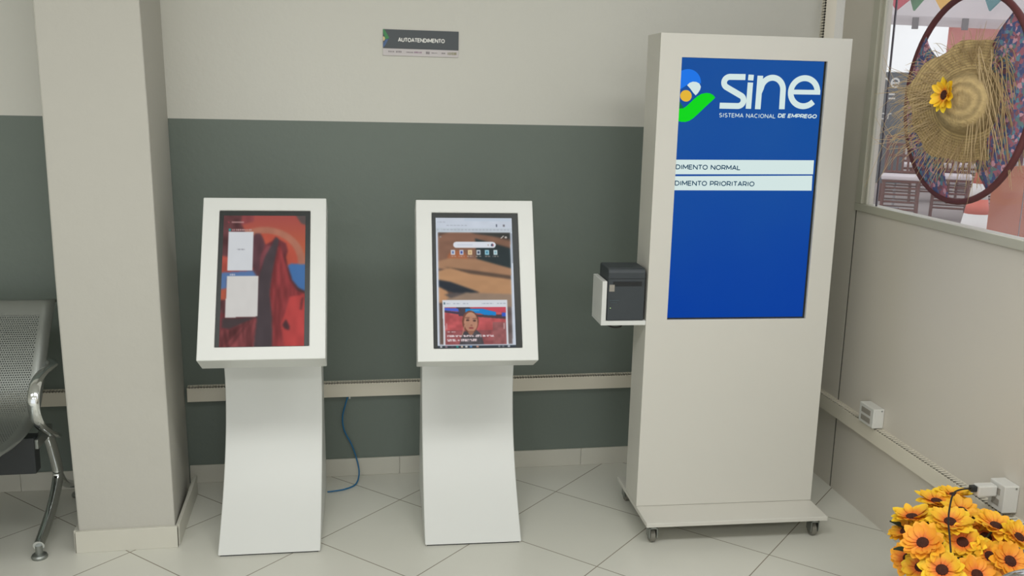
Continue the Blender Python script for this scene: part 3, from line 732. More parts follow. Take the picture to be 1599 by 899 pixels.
def on_scr2(p, th=0.0): return Vector((p[0], ZS-0.0018-th, p[1]))
# menu bars and their words
flat_poly([[(0.0800, 1.3518), (0.5996, 1.3579), (0.5988, 1.4083), (0.0800, 1.4033)]], on_scr, 'menu_bar', M['scr_white'], tsc)
flat_poly([[(0.0800, 1.2949), (0.5996, 1.2985), (0.5977, 1.3528), (0.0800, 1.3447)]], on_scr, 'menu_bar', M['scr_white'], tsc)
text_mesh('DIMENTO NORMAL', 0.0825, 0.3222, 1.3690, 1.3868, on_scr2, 'menu_lettering', M['scr_text'], tsc, w=0.19)
text_mesh('DIMENTO PRIORITARIO', 0.0825, 0.3791, 1.3115, 1.3295, on_scr2, 'menu_lettering', M['scr_text'], tsc, w=0.19)
text_mesh('SISTEMA NACIONAL', 0.2308, 0.4398, 1.5548, 1.5696, on_scr, 'slogan_lettering', M['scr_white'], tsc, w=0.14, gap=0.16)
text_mesh('DE EMPREGO', 0.4497, 0.5949, 1.5575, 1.5722, on_scr, 'slogan_lettering', M['scr_white'], tsc, w=0.23, shear=0.15)
# the large word
b = B(); SWD = 0.0205
ribbon([(0.3175, 1.6957)]+arc(0.262, 1.6755, 0.0215, 0.0195, 90, 232, 18)+arc(0.296, 1.6145, 0.0205, 0.0195, 52, -90, 18)+[(0.2300, 1.5949)], SWD, on_scr, b)
ribbon([(0.3366, 1.5863), (0.3373, 1.6774)], 0.0195, on_scr, b); ribbon([(0.3375, 1.6847), (0.3382, 1.7044)], 0.0195, on_scr, b)
ribbon([(0.3714, 1.5856), (0.3721, 1.7017)], 0.0205, on_scr, b)
ribbon([(0.3725, 1.645)]+arc(0.4185, 1.6535, 0.0412, 0.0425, 172, 0, 20)+[(0.4608, 1.5875)], 0.0205, on_scr2, b)
ribbon(arc(0.5395, 1.6486, 0.0500, 0.0490, 0, 318, 40), 0.0205, on_scr, b); ribbon([(0.4890, 1.6484), (0.5998, 1.6494)], 0.0165, on_scr2, b)
b.build('logo_lettering', M['scr_white'], tsc)
# emblem left of the word, cut by the edge of the opening
def em(pts): return [(max(0.0800, 0.0837+(x-150)*0.000384+(y-175)*0.0000165), 1.7164-(y-175)*0.000366) for x, y in pts]
def circ(cx, cy_, r, a0=0, a1=360, n=28): return [(cx+r*math.cos(math.radians(a0+(a1-a0)*k/n)), cy_-r*math.sin(math.radians(a0+(a1-a0)*k/n))) for k in range(n+(0 if a1-a0 >= 360 else 1))]
flat_poly([em(circ(213, 292, 120, -8, 118)+[(135, 186), (132, 362), (150, 356), (205, 318), (330, 300)])], on_scr, 'logo_emblem', M['scr_lblue'], tsc)
flat_poly([em([(203, 322), (225, 300), (255, 288), (290, 290), (318, 304), (332, 332), (326, 360), (308, 390), (285, 415), (262, 392), (230, 350)])], on_scr2, 'logo_emblem', M['scr_white'], tsc)
flat_poly([em(circ(193, 422, 54))], on_scr2, 'logo_emblem', M['scr_yel'], tsc)
flat_poly([em([(132, 470), (150, 500), (178, 540), (130, 548)])], on_scr, 'logo_emblem', M['scr_dgreen'], tsc)
flat_poly([em([(122, 545), (170, 540), (205, 515), (260, 460), (300, 425), (340, 400), (385, 390), (420, 393), (450, 408), (471, 432), (440, 464), (380, 520), (320, 580), (265, 632), (225, 658), (190, 668), (150, 668), (115, 660)])], on_scr2, 'logo_emblem', M['scr_green'], tsc)
# base board on four castors
b = B(); b.box((0, -0.1487, 0.0764), (tw, 0.292, 0.0930)); b.build('base_board', M['totem'], TT, bevel=0.002)
for cx_, cy_ in ((0.035, -0.112), (0.665, -0.112), (0.035, 0.255), (0.665, 0.255)):
    b = B(); b.box((cx_-0.022, cy_-0.022, 0.0725), (cx_+0.022, cy_+0.022, 0.0762))
    b.lathe([(0, 0.0725), (0.014, 0.0725), (0.014, 0.062), (0, 0.062)], Matrix.Translation((cx_, cy_, 0)), 14)
    b.box((cx_-0.0165, cy_-0.012, 0.022), (cx_-0.0125, cy_+0.026, 0.0622)); b.box((cx_+0.0125, cy_-0.012, 0.022), (cx_+0.0165, cy_+0.026, 0.0622))
    b.box((cx_-0.0165, cy_-0.012, 0.058), (cx_+0.0165, cy_+0.026, 0.0622))
    c = b.build('castor', M['steel'], TT)
    b = B(); Mx = Matrix.Translation((cx_, cy_+0.012, 0.0255)) @ Matrix.Rotation(PI/2, 4, 'Y')
    b.lathe([(0, -0.011), (0.021, -0.011), (0.0255, -0.008), (0.0255, 0.008), (0.021, 0.011), (0, 0.011)], Mx, 22)
    b.build('wheel', M['wheel'], c, smooth=True)
# printer shelf on the totem's side
b = B(); b.box((-0.168, 0.0, 0.8025), (-0.0005, 0.152, 0.8190)); b.box((-0.168, 0.0, 0.8190), (-0.1505, 0.152, 0.9660))
b.build('printer_shelf', M['kiosk'], TT, bevel=0.0015)

PR = thing('receipt_printer', 'charcoal receipt printer standing on the small shelf at the totem side', 'printer', (1.1027, 3.2391, 0), -0.0424)
b = B(); prof = [(0.004, 0.8195), (0.004, 0.9990), (0.010, 1.0075), (0.022, 1.0120), (0.135, 1.0120), (0.142, 1.005), (0.142, 0.8195)]
b.prism(prof, lambda p: Vector((-0.1465, p[0], p[1])), lambda p: Vector((-0.0085, p[0], p[1])))
b.build('casing', M['printer'], PR, bevel=0.004)
b = B(); b.box((-0.128, 0.0022, 0.9475), (-0.022, 0.0038, 0.9640)); b.build('paper_slot', M['printer_dk'], PR)
b = B(); b.box((-0.148, 0.003, 0.974), (-0.0075, 0.0038, 0.9755)); b.build('cover_seam', M['printer_dk'], PR)
b = B(); b.box((-0.1415, 0.0020, 0.9280), (-0.1225, 0.0038, 0.9530)); b.build('sticker', M['sticker'], PR)
b = B(); b.box((-0.1380, 0.0024, 0.8935), (-0.1030, 0.0038, 0.8960)); b.box((-0.1340, 0.0024, 0.8850), (-0.1100, 0.0038, 0.8870)); b.build('brand_plate', mat('brand_grey', rgb(70, 84, 88), 0.5, var=0), PR)
b = B(); b.lathe([(0, 0.0016), (0.0013, 0.0012), (0.0018, 0)], Matrix.Translation((-0.1345, 0.004, 0.8665)) @ Matrix.Rotation(PI/2, 4, 'X'), 10)
b.build('status_light', mat_emit('led_green', rgb(190, 230, 150), 1.2), PR)
o = B().tube(catmull([(-0.140, 0.07, 0.8005), (-0.132, 0.05, 0.793), (-0.110, 0.035, 0.787), (-0.085, 0.035, 0.790), (-0.070, 0.06, 0.7990)], 8), 0.0032, 8).build('printer_cable', M['cable_black'], None, smooth=True)
o.location = (1.1027, 3.2391, 0); o.rotation_euler = (0, 0, -0.0424)
tag(o, 'black cable sagging under the printer shelf of the totem', 'cable')

# ------------------------------------------------------------------ wall sign
SG = thing('wall_sign', 'small slate and white AUTOATENDIMENTO sign on the wall above the kiosks', 'sign', (0.1845, YB, 1.7555))
sgw, sgh = 0.3000, 0.1005
b = B(); b.box((0, -0.006, 0), (sgw, -0.0002, sgh)); b.build('backing', M['sign_wh'], SG, bevel=0.001)
b = B(); b.box((0.0006, -0.0072, 0.0275), (sgw-0.0004, -0.0061, sgh-0.0004)); dkp = b.build('title_panel', M['sign_dk'], SG)
s3 = lambda p, th=0.0: Vector((p[0], -0.0074-th, p[1]))
text_mesh('AUTOATENDIMENTO', 0.0600, 0.2435, 0.0535, 0.0700, s3, 'lettering', M['ink_wh'], dkp, w=0.22)
flat_poly([[(0.001, 0.1000), (0.006, 0.1000), (0.0245, 0.068), (0.020, 0.062), (0.010, 0.062), (0.004, 0.080), (0.001, 0.088)]], s3, 'arrow_mark', M['s_green'], dkp)
flat_poly([[(0.0245, 0.067), (0.006, 0.034), (0.001, 0.030), (0.001, 0.046), (0.012, 0.062), (0.020, 0.064)]], s3, 'arrow_mark', M['s_blue'], dkp)
flat_poly([[(max(0.0, 0.001+0.0075*math.cos(t*PI/10)), 0.064+0.0085*math.sin(t*PI/10)) for t in range(-5, 6)]], s3, 'dot_mark', M['s_yel'], dkp)
s4 = lambda p, th=0.0: Vector((p[0], -0.0062-th, p[1]))
def marks(x0, x1, zc, h, m, step=0.006):
    P = []; x = x0
    while x < x1-0.002:
        wd = step*random.uniform(0.45, 0.8); P.append([(x, zc-h*random.uniform(0.3, 0.5)), (x+wd, zc-h*0.4), (x+wd, zc+h*random.uniform(0.3, 0.5)), (x, zc+h*0.4)]); x += step
    flat_poly(P, s4, 'footer_mark', m, SG)
marks(0.022, 0.046, 0.0155, 0.007, M['ink_gr']); marks(0.052, 0.074, 0.0155, 0.008, M['ink_gr'])
marks(0.092, 0.122, 0.0145, 0.005, M['ink_gr'], 0.004); marks(0.124, 0.156, 0.0150, 0.007, M['ink_pu']); marks(0.170, 0.186, 0.0145, 0.011, M['ink_gr'], 0.005)
marks(0.192, 0.216, 0.0145, 0.004, M['ink_gr'], 0.004); marks(0.232, 0.250, 0.0145, 0.006, M['ink_gr'], 0.004); marks(0.257, 0.292, 0.0140, 0.013, M['ink_ol'], 0.006)

# ------------------------------------------------------------------ blue network cable behind the first kiosk
pts = [(0.034, YB-0.016, 0.362), (0.022, YB-0.026, 0.325), (0.010, YB-0.022, 0.27), (0.016, YB-0.018, 0.21), (0.046, YB-0.018, 0.145), (0.066, YB-0.026, 0.085),
       (0.076, YB-0.06, 0.035), (0.062, YB-0.11, 0.006), (0.02, YB-0.155, 0.0045), (-0.03, YB-0.172, 0.0045), (-0.055, YB-0.176, 0.0045)]
o = B().tube(catmull(pts, 8), 0.0032, 8).build('network_cable', M['cable_blue'], None, smooth=True)
tag(o, 'blue network cable hanging from the wall duct to the floor behind the first kiosk', 'cable')
b = B(); b.box((0.037, YB-0.010, 0.345), (0.044, YB-0.001, 0.360)); b.build('cable_clip', M['outlet'], o)

# ------------------------------------------------------------------ steel waiting bench
def bench(loc, rz, label, group):
    K = thing('waiting_bench', label, 'bench', loc, rz, group)
    prof = [(0.400, 0.822), (0.392, 0.832), (0.374, 0.822), (0.330, 0.770), (0.270, 0.700), (0.200, 0.608), (0.155, 0.545), (0.115, 0.505), (0.060, 0.480),
            (-0.010, 0.468), (-0.100, 0.466), (-0.200, 0.474), (-0.290, 0.488), (-0.325, 0.488), (-0.338, 0.474), (-0.336, 0.455)]
    P = [Vector((p.x, p.y)) for p in catmull([(a, c, 0) for a, c in prof], 4)]
    W3, gap = 0.545, 0.02
    for k in range(3):
        x1 = -0.012-k*(W3+gap); x0 = x1-W3
        me = bpy.data.meshes.new('seat_shell'); bm = bmesh.new(); uvl = bm.loops.layers.uv.new('UVMap')
        xs_ = [x0, x0+0.045, x0+W3*0.5, x1-0.045, x1]; L = [0.0]
        for i in range(1, len(P)): L.append(L[-1]+(P[i]-P[i-1]).length)
        V = [[bm.verts.new((xx, p.x, p.y)) for xx in xs_] for p in P]
        for i in range(len(P)-1):
            edge = L[i] < 0.075 or L[i] > L[-1]-0.10
            crease = abs(L[i]-0.47) < 0.012
            for j in range(4):
                f = bm.faces.new((V[i][j], V[i][j+1], V[i+1][j+1], V[i+1][j])); f.smooth = True
                f.material_index = 0 if (edge or j in (0, 3)) else 1
                for lp in f.loops:
                    ii = i if lp.vert in V[i] else i+1; lp[uvl].uv = (lp.vert.co.x, L[ii])
        bm.to_mesh(me); bm.free()
        o = link('seat_shell', me, K, [M['steel'], M['perf']])
        md = o.modifiers.new('thick', 'SOLIDIFY'); md.thickness = 0.0035; md.offset = -1
    Lt = 3*(W3+gap)
    b = B(); b.box((-Lt+0.02, 0.02, 0.300), (-0.012, 0.075, 0.43))
    for k in range(3):
        xm = -0.012-k*(W3+gap)-W3/2
        for dx in (-0.12, 0.12): b.box((xm+dx-0.02, -0.10, 0.43), (xm+dx+0.02, 0.10, 0.4615))
    b.build('beam', M['black'], K, bevel=0.003)
    for xe in (-0.004, -Lt+0.004):
        sgn = 1 if xe > -0.5 else -1
        xa = xe+0.026*sgn
        # armrest: flat chrome bar in a loop, coming off the backrest, over the front and back to the beam
        loop = [(xe-0.002*sgn, 0.245, 0.640), (xa, 0.17, 0.645), (xa, 0.06, 0.650), (xa, -0.020, 0.638), (xa, -0.062, 0.598), (xa, -0.060, 0.545), (xa, -0.020, 0.492), (xa, 0.05, 0.445), (xa-0.004*sgn, 0.13, 0.405), (xa-0.012*sgn, 0.20, 0.372)]
        b = B(); b.tube(catmull(loop, 8), 0, 14, flat=(0.019, 0.010, (1, 0, 0))); b.build('armrest', M['chrome'], K, smooth=True)
        xl = xe-0.012*sgn
        b = B(); b.tube(catmull([(xl, 0.19, 0.385), (xl, 0.235, 0.30), (xl, 0.272, 0.215), (xl, 0.250, 0.165), (xl, 0.150, 0.100), (xl, 0.02, 0.052), (xl, -0.005, 0.046)], 8), 0, 14, flat=(0.019, 0.018, (1, 0, 0)))
        lg = b.build('leg', M['chrome'], K, smooth=True)
        b = B(); b.lathe([(0, 0.048), (0.012, 0.048), (0.012, 0.016), (0.024, 0.014), (0.027, 0.008), (0.025, 0), (0, 0)], Matrix.Translation((xl, -0.004, 0)), 20); b.build('foot', M['steel'], lg, smooth=True)
        b = B(); b.tube(catmull([(xl, 0.262, 0.215), (xl, 0.35, 0.13), (xl, 0.51, 0.055), (xl, 0.523, 0.048)], 8), 0, 14, flat=(0.015, 0.015, (1, 0, 0)))
        lg = b.build('leg', M['chrome'], K, smooth=True)
        b = B(); b.lathe([(0, 0.050), (0.012, 0.050), (0.012, 0.016), (0.024, 0.014), (0.027, 0.008), (0.025, 0), (0, 0)], Matrix.Translation((xl, 0.522, 0)), 20); b.build('foot', M['steel'], lg, smooth=True)
        b = B(); b.box((xe-0.010*sgn-0.012, 0.03, 0.385), (xe-0.010*sgn+0.012, 0.20, 0.42)); b.build('bracket', M['steel'], K, bevel=0.003)
    return K
bn = bench((-1.018, 3.30, 0), 0.0, 'perforated steel waiting bench with chrome armrest standing left of the pillar', 'perforated steel waiting benches')
bn2 = copy_tree(bn); bn2['label'] = 'steel waiting bench at the bottom right corner, only its rounded chrome armrest in view'
bn2.location = (1.356, -0.088, 0); bn2.rotation_euler = (0, 0, -PI/2-0.0311)

# ------------------------------------------------------------------ outlets on the right wall
def outlet_box(s0, s1, z0, z1, d, label, name='outlet_box'):
    K = thing(name, label, 'power outlet', sw((s0+s1)/2, 0, z0))
    inv = Matrix.Translation(-sw((s0+s1)/2, 0, z0))
    b = B(); b.prism([(s0, 0.0006), (s1, 0.0006), (s1, d), (s0, d)], lambda p: inv @ sw(p[0], p[1], z0), lambda p: inv @ sw(p[0], p[1], z1)); b.build('box', M['outlet'], K, bevel=0.003)
    for zc in (z0+(z1-z0)*0.3, z0+(z1-z0)*0.7):
        b = B(); b.prism([(s0+0.02, zc-0.010), (s1-0.02, zc-0.010), (s1-0.02, zc+0.010), (s0+0.02, zc+0.010)], lambda p: inv @ sw(p[0], d+0.0002, p[1]), lambda p: inv @ sw(p[0], d+0.002, p[1])); b.build('socket', M['sticker'], K)
    b = B(); b.lathe([(0.003, 0), (0.003, 0.0012), (0, 0.0015)], Matrix.Translation(inv @ sw(s0-0.0002, 0.012, z1-0.008)) @ Matrix.Rotation(PI/2, 4, 'X'), 10); b.build('screw', M['steel'], K)
    return K
outlet_box(3.232, 3.338, 0.3905, 0.468, 0.046, 'small white outlet box above the duct on the right wall, nearest the totem')
outlet_box(2.455, 2.527, 0.400, 0.487, 0.050, 'white outlet box above the duct on the right wall, behind the sunflowers')
AD = thing('power_adapter', 'white power adapter plugged into the outlet box above the sunflowers', 'power adapter', sw(2.50, 0.0525, 0.442))
inv = Matrix.Translation(-sw(2.50, 0.0525, 0.442))
b = B(); b.prism([(2.484, 0.0525), (2.516, 0.0525), (2.516, 0.115), (2.484, 0.115)], lambda p: inv @ sw(p[0], p[1], 0.443), lambda p: inv @ sw(p[0], p[1], 0.478)); b.build('adapter_body', M['outlet'], AD, bevel=0.004)
b = B(); b.prism([(2.491, 0.1152), (2.509, 0.1152), (2.509, 0.134), (2.491, 0.134)], lambda p: inv @ sw(p[0], p[1], 0.457), lambda p: inv @ sw(p[0], p[1], 0.475)); b.build('plug', M['black'], AD, bevel=0.002)
cb = B().tube(catmull([sw(2.500, 0.135, 0.466), (1.848, 2.419, 0.475), (1.802, 2.387, 0.479), (1.754, 2.332, 0.470), (1.704, 2.265, 0.456), (1.676, 2.214, 0.432), (1.660, 2.180, 0.403)], 8), 0.0026, 8).build('power_cable', M['cable_black'], None, smooth=True)
tag(cb, 'thin black cable drooping from the adapter over the sunflowers', 'cable')

# ------------------------------------------------------------------ sunflowers
def petal_ring(bm, cl, n, r0, L, wd, lift, droop, Mx, rot=0.0, tone=0.0, ring=0.5):
    for k in range(n):
        a = 2*PI*k/n+rot+random.uniform(-0.12, 0.12); l = L*random.uniform(0.85, 1.1); ww = wd*random.uniform(0.85, 1.15); li = lift+random.uniform(-0.25, 0.25)
        rows = []
        for i, (t, wf) in enumerate(((0, 0.35), (0.3, 0.9), (0.62, 1.0), (0.86, 0.62), (1.0, 0.10))):
            r = r0+l*t; z = math.sin(li)*l*t-droop*l*t*t; row = []
            for j in (-1, 0, 1):
                x = r*math.cos(li*0.5); yy = j*ww*wf*0.5; zz = z+(0.006 if j == 0 else 0)*wf*-1
                v = bm.verts.new(Mx @ Vector((x*math.cos(a)-yy*math.sin(a), x*math.sin(a)+yy*math.cos(a), zz)))
                f = min(1, max(0, (t-0.03)/ring)); f = f*f*(3-2*f)
                c0 = np.array(rgb(236, 106, 44)[:3]); c1 = np.array(rgb(254, 210+tone, 48)[:3])
                v[cl] = tuple(c0*(1-f)+c1*f)+(1.0,); row.append(v)
            rows.append(row)
        for A, C in zip(rows, rows[1:]):
            for j in range(2):
                f = bm.faces.new((A[j], A[j+1], C[j+1], C[j])); f.smooth = True
def flower(parent, pos, normal, R, name='flower', tone=0, n=13):
    nrm = Vector(normal).normalized(); q = nrm.to_track_quat('Z', 'Y').to_matrix().to_4x4(); Mx = Matrix.Translation(pos) @ q
    bm = bmesh.new(); cl = bm.verts.layers.float_color.new('Col')
    rg = random.choice((0.34, 0.42, 0.5, 0.66))
    petal_ring(bm, cl, n, R*0.24, R*0.76, R*0.50, 0.22, 0.14, Mx, random.random(), tone, rg)
    petal_ring(bm, cl, n, R*0.22, R*0.62, R*0.42, 0.50, 0.10, Mx, random.random(), tone-14, rg*1.15)
    me = bpy.data.meshes.new(name); bm.to_mesh(me); bm.free(); o = link(name, me, parent, [M['petal']])
    b = B(); b.lathe([(0, R*0.10), (R*0.14, R*0.095), (R*0.24, R*0.05), (R*0.27, -R*0.02), (R*0.20, -R*0.06), (0, -R*0.07)], Mx, 16); b.build('flower_centre', M['seed'], o, smooth=True)
    return o
BASE = sw(2.375, 0.255, 0)
PT = thing('flower_pot', 'woven pot holding the artificial sunflowers, mostly below the frame', 'pot', BASE)
b = B(); b.lathe([(0, 0), (0.085, 0), (0.10, 0.02), (0.118, 0.16), (0.122, 0.168), (0.112, 0.168), (0.10, 0.15), (0.082, 0.02), (0, 0.015)], None, 32); b.build('pot_body', M['pot'], PT, smooth=True)
b = B(); b.lathe([(0, 0.135), (0.09, 0.135), (0.09, 0.12), (0, 0.12)], None, 24); b.build('filling', M['stalk'], PT)
SF = thing('sunflower_bouquet', 'bushy bouquet of yellow orange artificial sunflowers at the lower right corner', 'flowers', BASE)
spots = [  # s, off the wall, z, petal radius, tilt up
    (2.241, 0.377, 0.346, 0.064, 0.1), (2.224, 0.280, 0.335, 0.061, 0.15), (2.218, 0.188, 0.374, 0.064, 0.2), (2.316, 0.395, 0.392, 0.066, 0.1), (2.381, 0.393, 0.310, 0.056, -0.2),
    (2.484, 0.346, 0.345, 0.058, 0.0), (2.490, 0.324, 0.388, 0.066, 0.9), (2.384, 0.269, 0.418, 0.068, 0.7), (2.548, 0.208, 0.407, 0.066, 1.0), (2.570, 0.135, 0.416, 0.056, 0.8),
    (2.471, 0.173, 0.409, 0.062, 0.6), (2.345, 0.149, 0.419, 0.065, 0.5), (2.425, 0.160, 0.398, 0.062, 0.3), (2.333, 0.258, 0.378, 0.063, 0.2), (2.280, 0.205, 0.358, 0.059, 0.1),
    (2.295, 0.109, 0.405, 0.059, 0.6), (2.212, 0.220, 0.322, 0.057, 0.0), (2.360, 0.165, 0.376, 0.064, 0.3), (2.320, 0.393, 0.314, 0.055, -0.2), (2.461, 0.282, 0.380, 0.058, 0.5)]
heart = Vector((0, 0, 0.145))
for i, (s, of, z, R, up) in enumerate(spots):
    p = sw(s, of, z)-BASE
    n_ = (p-heart).normalized()*0.8+(Vector((0, 0, CAM_H))-sw(s, of, z)).normalized()*0.55+Vector((random.uniform(-0.25, 0.25), random.uniform(-0.25, 0.25), up*0.8))
    fo = flower(SF, p, n_, R, tone=random.choice((-26, -10, 0, 4)), n=random.choice((12, 13, 14)))
    mid = heart.lerp(p, 0.55)+Vector((0, 0, 0.03)); rr = 0.03*math.sqrt((i+0.5)/len(spots)*4)
    st_ = Vector((rr*math.cos(i*2.4), rr*math.sin(i*2.4), 0.140))
    B().tube(catmull([st_, mid, p-n_.normalized()*R*0.07], 6), 0.0035, 6).build('stem', M['stalk'], SF, smooth=True)
for i in range(34):
    s, of, z, R, up = spots[i % len(spots)]; c0 = sw(s, of, z)-BASE; p = heart.lerp(c0, 0.80 if i < 16 else 0.62)
    a = random.uniform(0, 2*PI); d = Vector((math.cos(a), math.sin(a), random.uniform(-0.1, 0.35))).normalized(); side = d.cross(Vector((0, 0, 1))).normalized()
    b = B(); V = []
    for t, wf in ((0, 0.1), (0.3, 0.9), (0.6, 1.0), (0.85, 0.6), (1, 0.05)):
        cc = p+d*0.095*t-Vector((0, 0, 0.02*t*t)); V.append([b.bm.verts.new(cc+side*0.022*wf*j+Vector((0, 0, 0.004*abs(j)))) for j in (-1, 0, 1)])
    for A, C in zip(V, V[1:]):
        for j in range(2): b.bm.faces.new((A[j], A[j+1], C[j+1], C[j]))
    b.build('leaf', M['leaf'], SF, smooth=True)

# ------------------------------------------------------------------ hoop with chintz cloth and straw hat, hung before the window
HC = (2.84, 0.08, 1.637); HR = 0.326
hp = lambda a, r, o=0.0: sw(HC[0]+r*math.cos(a), HC[1]+o, HC[2]+r*math.sin(a))
HO = thing('hoop', 'dark red round hoop dressed with floral cloth hanging before the window', 'hoop', sw(*HC))
hinv = Matrix.Translation(-sw(*HC))
B().tube([hinv @ hp(2*PI*k/64, HR) for k in range(64)], 0.0105, 10, closed=True).build('ring', M['hoop'], HO, smooth=True)
def cloth_wing(angles, chord, seedv):
    """cloth stretched between the ring and a straight inner edge; + gentle bulge"""
    random.seed(seedv)
    n = 26; m = 10; b = B(); G = []
    for i in range(n+1):
        t = i/n; a = math.radians(angles[0]+(angles[1]-angles[0])*t)
        po = Vector((HR*math.cos(a), HR*math.sin(a))); c0, c1 = Vector(chord[0]), Vector(chord[1]); pi_ = c0.lerp(c1, t)
        row = []
        for j in range(m+1):
            q = po.lerp(pi_, j/m); w = 0.010*math.sin(j/m*PI)+0.006*math.sin(i*0.9+j*0.5)*(j/m)
            row.append(b.bm.verts.new(hinv @ sw(HC[0]+q.x, HC[1]+0.004+w, HC[2]+q.y)))
        G.append(row)
    for i in range(n):
        for j in range(m): b.bm.faces.new((G[i][j], G[i+1][j], G[i+1][j+1], G[i][j+1]))
    o = b.build('cloth', M['floral'], HO, smooth=True)
    md = o.modifiers.new('thick', 'SOLIDIFY'); md.thickness = 0.002
cloth_wing((40, -88), ((0.12, 0.10), (0.06, -0.16)), 1)          # far side (left in the photo)
cloth_wing((128, 238), ((-0.09, 0.11), (-0.10, -0.17)), 2)       # near side (right in the photo)
random.seed(11)
HAT = thing('straw_hat', 'frayed straw hat with a small sunflower hung on the floral hoop', 'hat', sw(2.735, 0.128, 1.625))
hn = (-NW*0.79-EW*0.61+Vector((0, 0, 0.05))).normalized(); hx = hn.cross(Vector((0, 0, 1))).normalized(); hy = hx.cross(hn).normalized()*-1
if hy.z < 0: hy = -hy
HM = Matrix((hx, hy, hn)).transposed().to_4x4() @ Matrix.Scale(1.03, 4)
prof = [(0.0, 0.078), (0.035, 0.077), (0.062, 0.070), (0.080, 0.055), (0.090, 0.030), (0.098, 0.012), (0.118, 0.003), (0.150, 0.000), (0.178, 0.004), (0.180, 0.001), (0.150, -0.003), (0.116, 0.0), (0.094, 0.010), (0.086, 0.030), (0.076, 0.052), (0.060, 0.066), (0.0, 0.073)]
b = B(); b.lathe(prof, HM, 48)
for v in b.bm.verts:
    l = HM.inverted() @ v.co; r = math.hypot(l.x, l.y)
    if r > 0.11:
        a = math.atan2(l.y, l.x); l.z += 0.012*math.sin(2*a+0.6)*(r-0.11)/0.07; k = 1+0.04*math.sin(5*a)+0.03*math.sin(11*a); l.x *= k; l.y *= k; v.co = HM @ l
b.build('hat_body', M['straw'], HAT, smooth=True)
b = B()
for i in range(620):                                      # frayed rim
    a = random.uniform(0, 2*PI); r0 = random.uniform(0.10, 0.178); L = random.uniform(0.03, 0.105)*(1.3 if -2.9 < a < 0.4 else 0.8); da = random.uniform(-0.5, 0.5)
    d = Vector((math.cos(a+da), math.sin(a+da), random.uniform(-0.08, 0.25))); p0 = Vector((r0*math.cos(a), r0*math.sin(a), random.uniform(0.002, 0.012)))
    g = Vector((0, -1, 0))*L*random.uniform(0.0, 0.7); L = min(L, 0.36-r0)
    q = catmull([HM @ p0, HM @ (p0+d*L*0.5+g*0.25), HM @ (p0+d*L+g)], 2); b.tube(q, [0.0009]*(len(q)-1)+[0.0004], 3, caps=False)
for i in range(64):                                       # long strands drooping on the near side
    x = -random.uniform(0.02, 0.19) if hx.dot(EW) > 0 else random.uniform(0.02, 0.19)
    y0 = random.uniform(0.02, 0.15); p0 = Vector((x*0.6, y0, 0.02)); L = random.uniform(0.14, 0.34); sx_ = random.uniform(-0.02, 0.05)*(1 if x > 0 else -1)
    q = catmull([HM @ p0, HM @ (p0+Vector((x*0.28, 0.004, 0.035))), HM @ (p0+Vector((x*0.50+sx_, -L*0.45, 0.045))), HM @ (p0+Vector((x*0.6+sx_*2, -L, 0.025)))], 4); b.tube(q, [0.0012]*(len(q)-1)+[0.0005], 3, caps=False)
for i in range(22):                                       # stray straws across the dark jamb side
    x = (1 if hx.dot(EW) > 0 else -1)*random.uniform(0.12, 0.17); p0 = Vector((x, random.uniform(-0.14, 0.10), 0.005)); L = random.uniform(0.08, 0.19); s_ = 1 if x > 0 else -1
    b.tube([HM @ p0, HM @ (p0+Vector((s_*L*0.5, random.uniform(-0.05, 0.05), 0.0))), HM @ (p0+Vector((s_*L*0.85, random.uniform(-0.16, 0.08), random.uniform(-0.05, 0.02))))], [0.0011, 0.0009, 0.0005], 3, caps=False)
fr = b.build('straw_fringe', M['strand'], HAT, smooth=True); fr['kind'] = 'stuff'
sgnx = 1 if hx.dot(EW) > 0 else -1
fl = flower(HAT, HM @ Vector((sgnx*0.046, 0.016, 0.090)), -NW*1.0-EW*0.02+Vector((0, 0, 0.10)), 0.056, 'sunflower', tone=10, n=11)

# ------------------------------------------------------------------ outside, seen through the window
ZO = 0.35
b = B(); b.box((2.4, -6, 0.25), (40, 40, ZO)); struct(b.build('trim_2', M['pave']))
def chair(name, label, loc, rz):
    K = thing(name, label, 'chair', loc, rz, 'mahogany banquet chairs outside')
    for sx_, sy_ in ((-0.18, -0.18), (0.18, -0.18)):
        b = B(); b.tube([(sx_, sy_, 0), (sx_*0.95, sy_*0.95, 0.44)], 0.018, 8); b.build('leg', M['wood_ch'], K, smooth=True)
    for sx_ in (-0.18, 0.18):
        b = B(); b.tube([(sx_, 0.20, 0), (sx_*0.95, 0.18, 0.44), (sx_*0.95, 0.22, 0.92)], 0.018, 8); b.build('back_post', M['wood_ch'], K, smooth=True)
    b = B()
    for z in (0.14, 0.22, 0.30, 0.37):
        b.tube([(-0.175, -0.178, z), (0.175, -0.178, z)], 0.011, 6); b.tube([(-0.175, 0.19, z), (0.175, 0.19, z)], 0.008, 6)
        b.tube([(-0.176, -0.176, z-0.02), (-0.176, 0.19, z-0.02)], 0.008, 6); b.tube([(0.176, -0.176, z-0.02), (0.176, 0.19, z-0.02)], 0.008, 6)
    b.build('stretcher', M['wood_ch'], K, smooth=True)
    b = B(); b.box((-0.195, -0.195, 0.43), (0.195, 0.195, 0.455)); b.build('seat', M['wood_ch'], K, bevel=0.006)
    b = B(); b.box((-0.205, -0.205, 0.456), (0.205, 0.175, 0.505)); b.build('cushion', M['cushion'], K, bevel=0.015)
    b = B()
    for k in range(5): b.tube([(-0.11+k*0.055, 0.19, 0.52), (-0.11+k*0.055, 0.212, 0.82)], 0.012, 6)
    for z, yy in ((0.52, 0.188), (0.70, 0.203), (0.82, 0.212), (0.90, 0.219)): b.tube([(-0.172, yy, z), (0.172, yy, z)], 0.015, 6)
    b.build('back_spindles', M['wood_ch'], K, smooth=True)
    return K
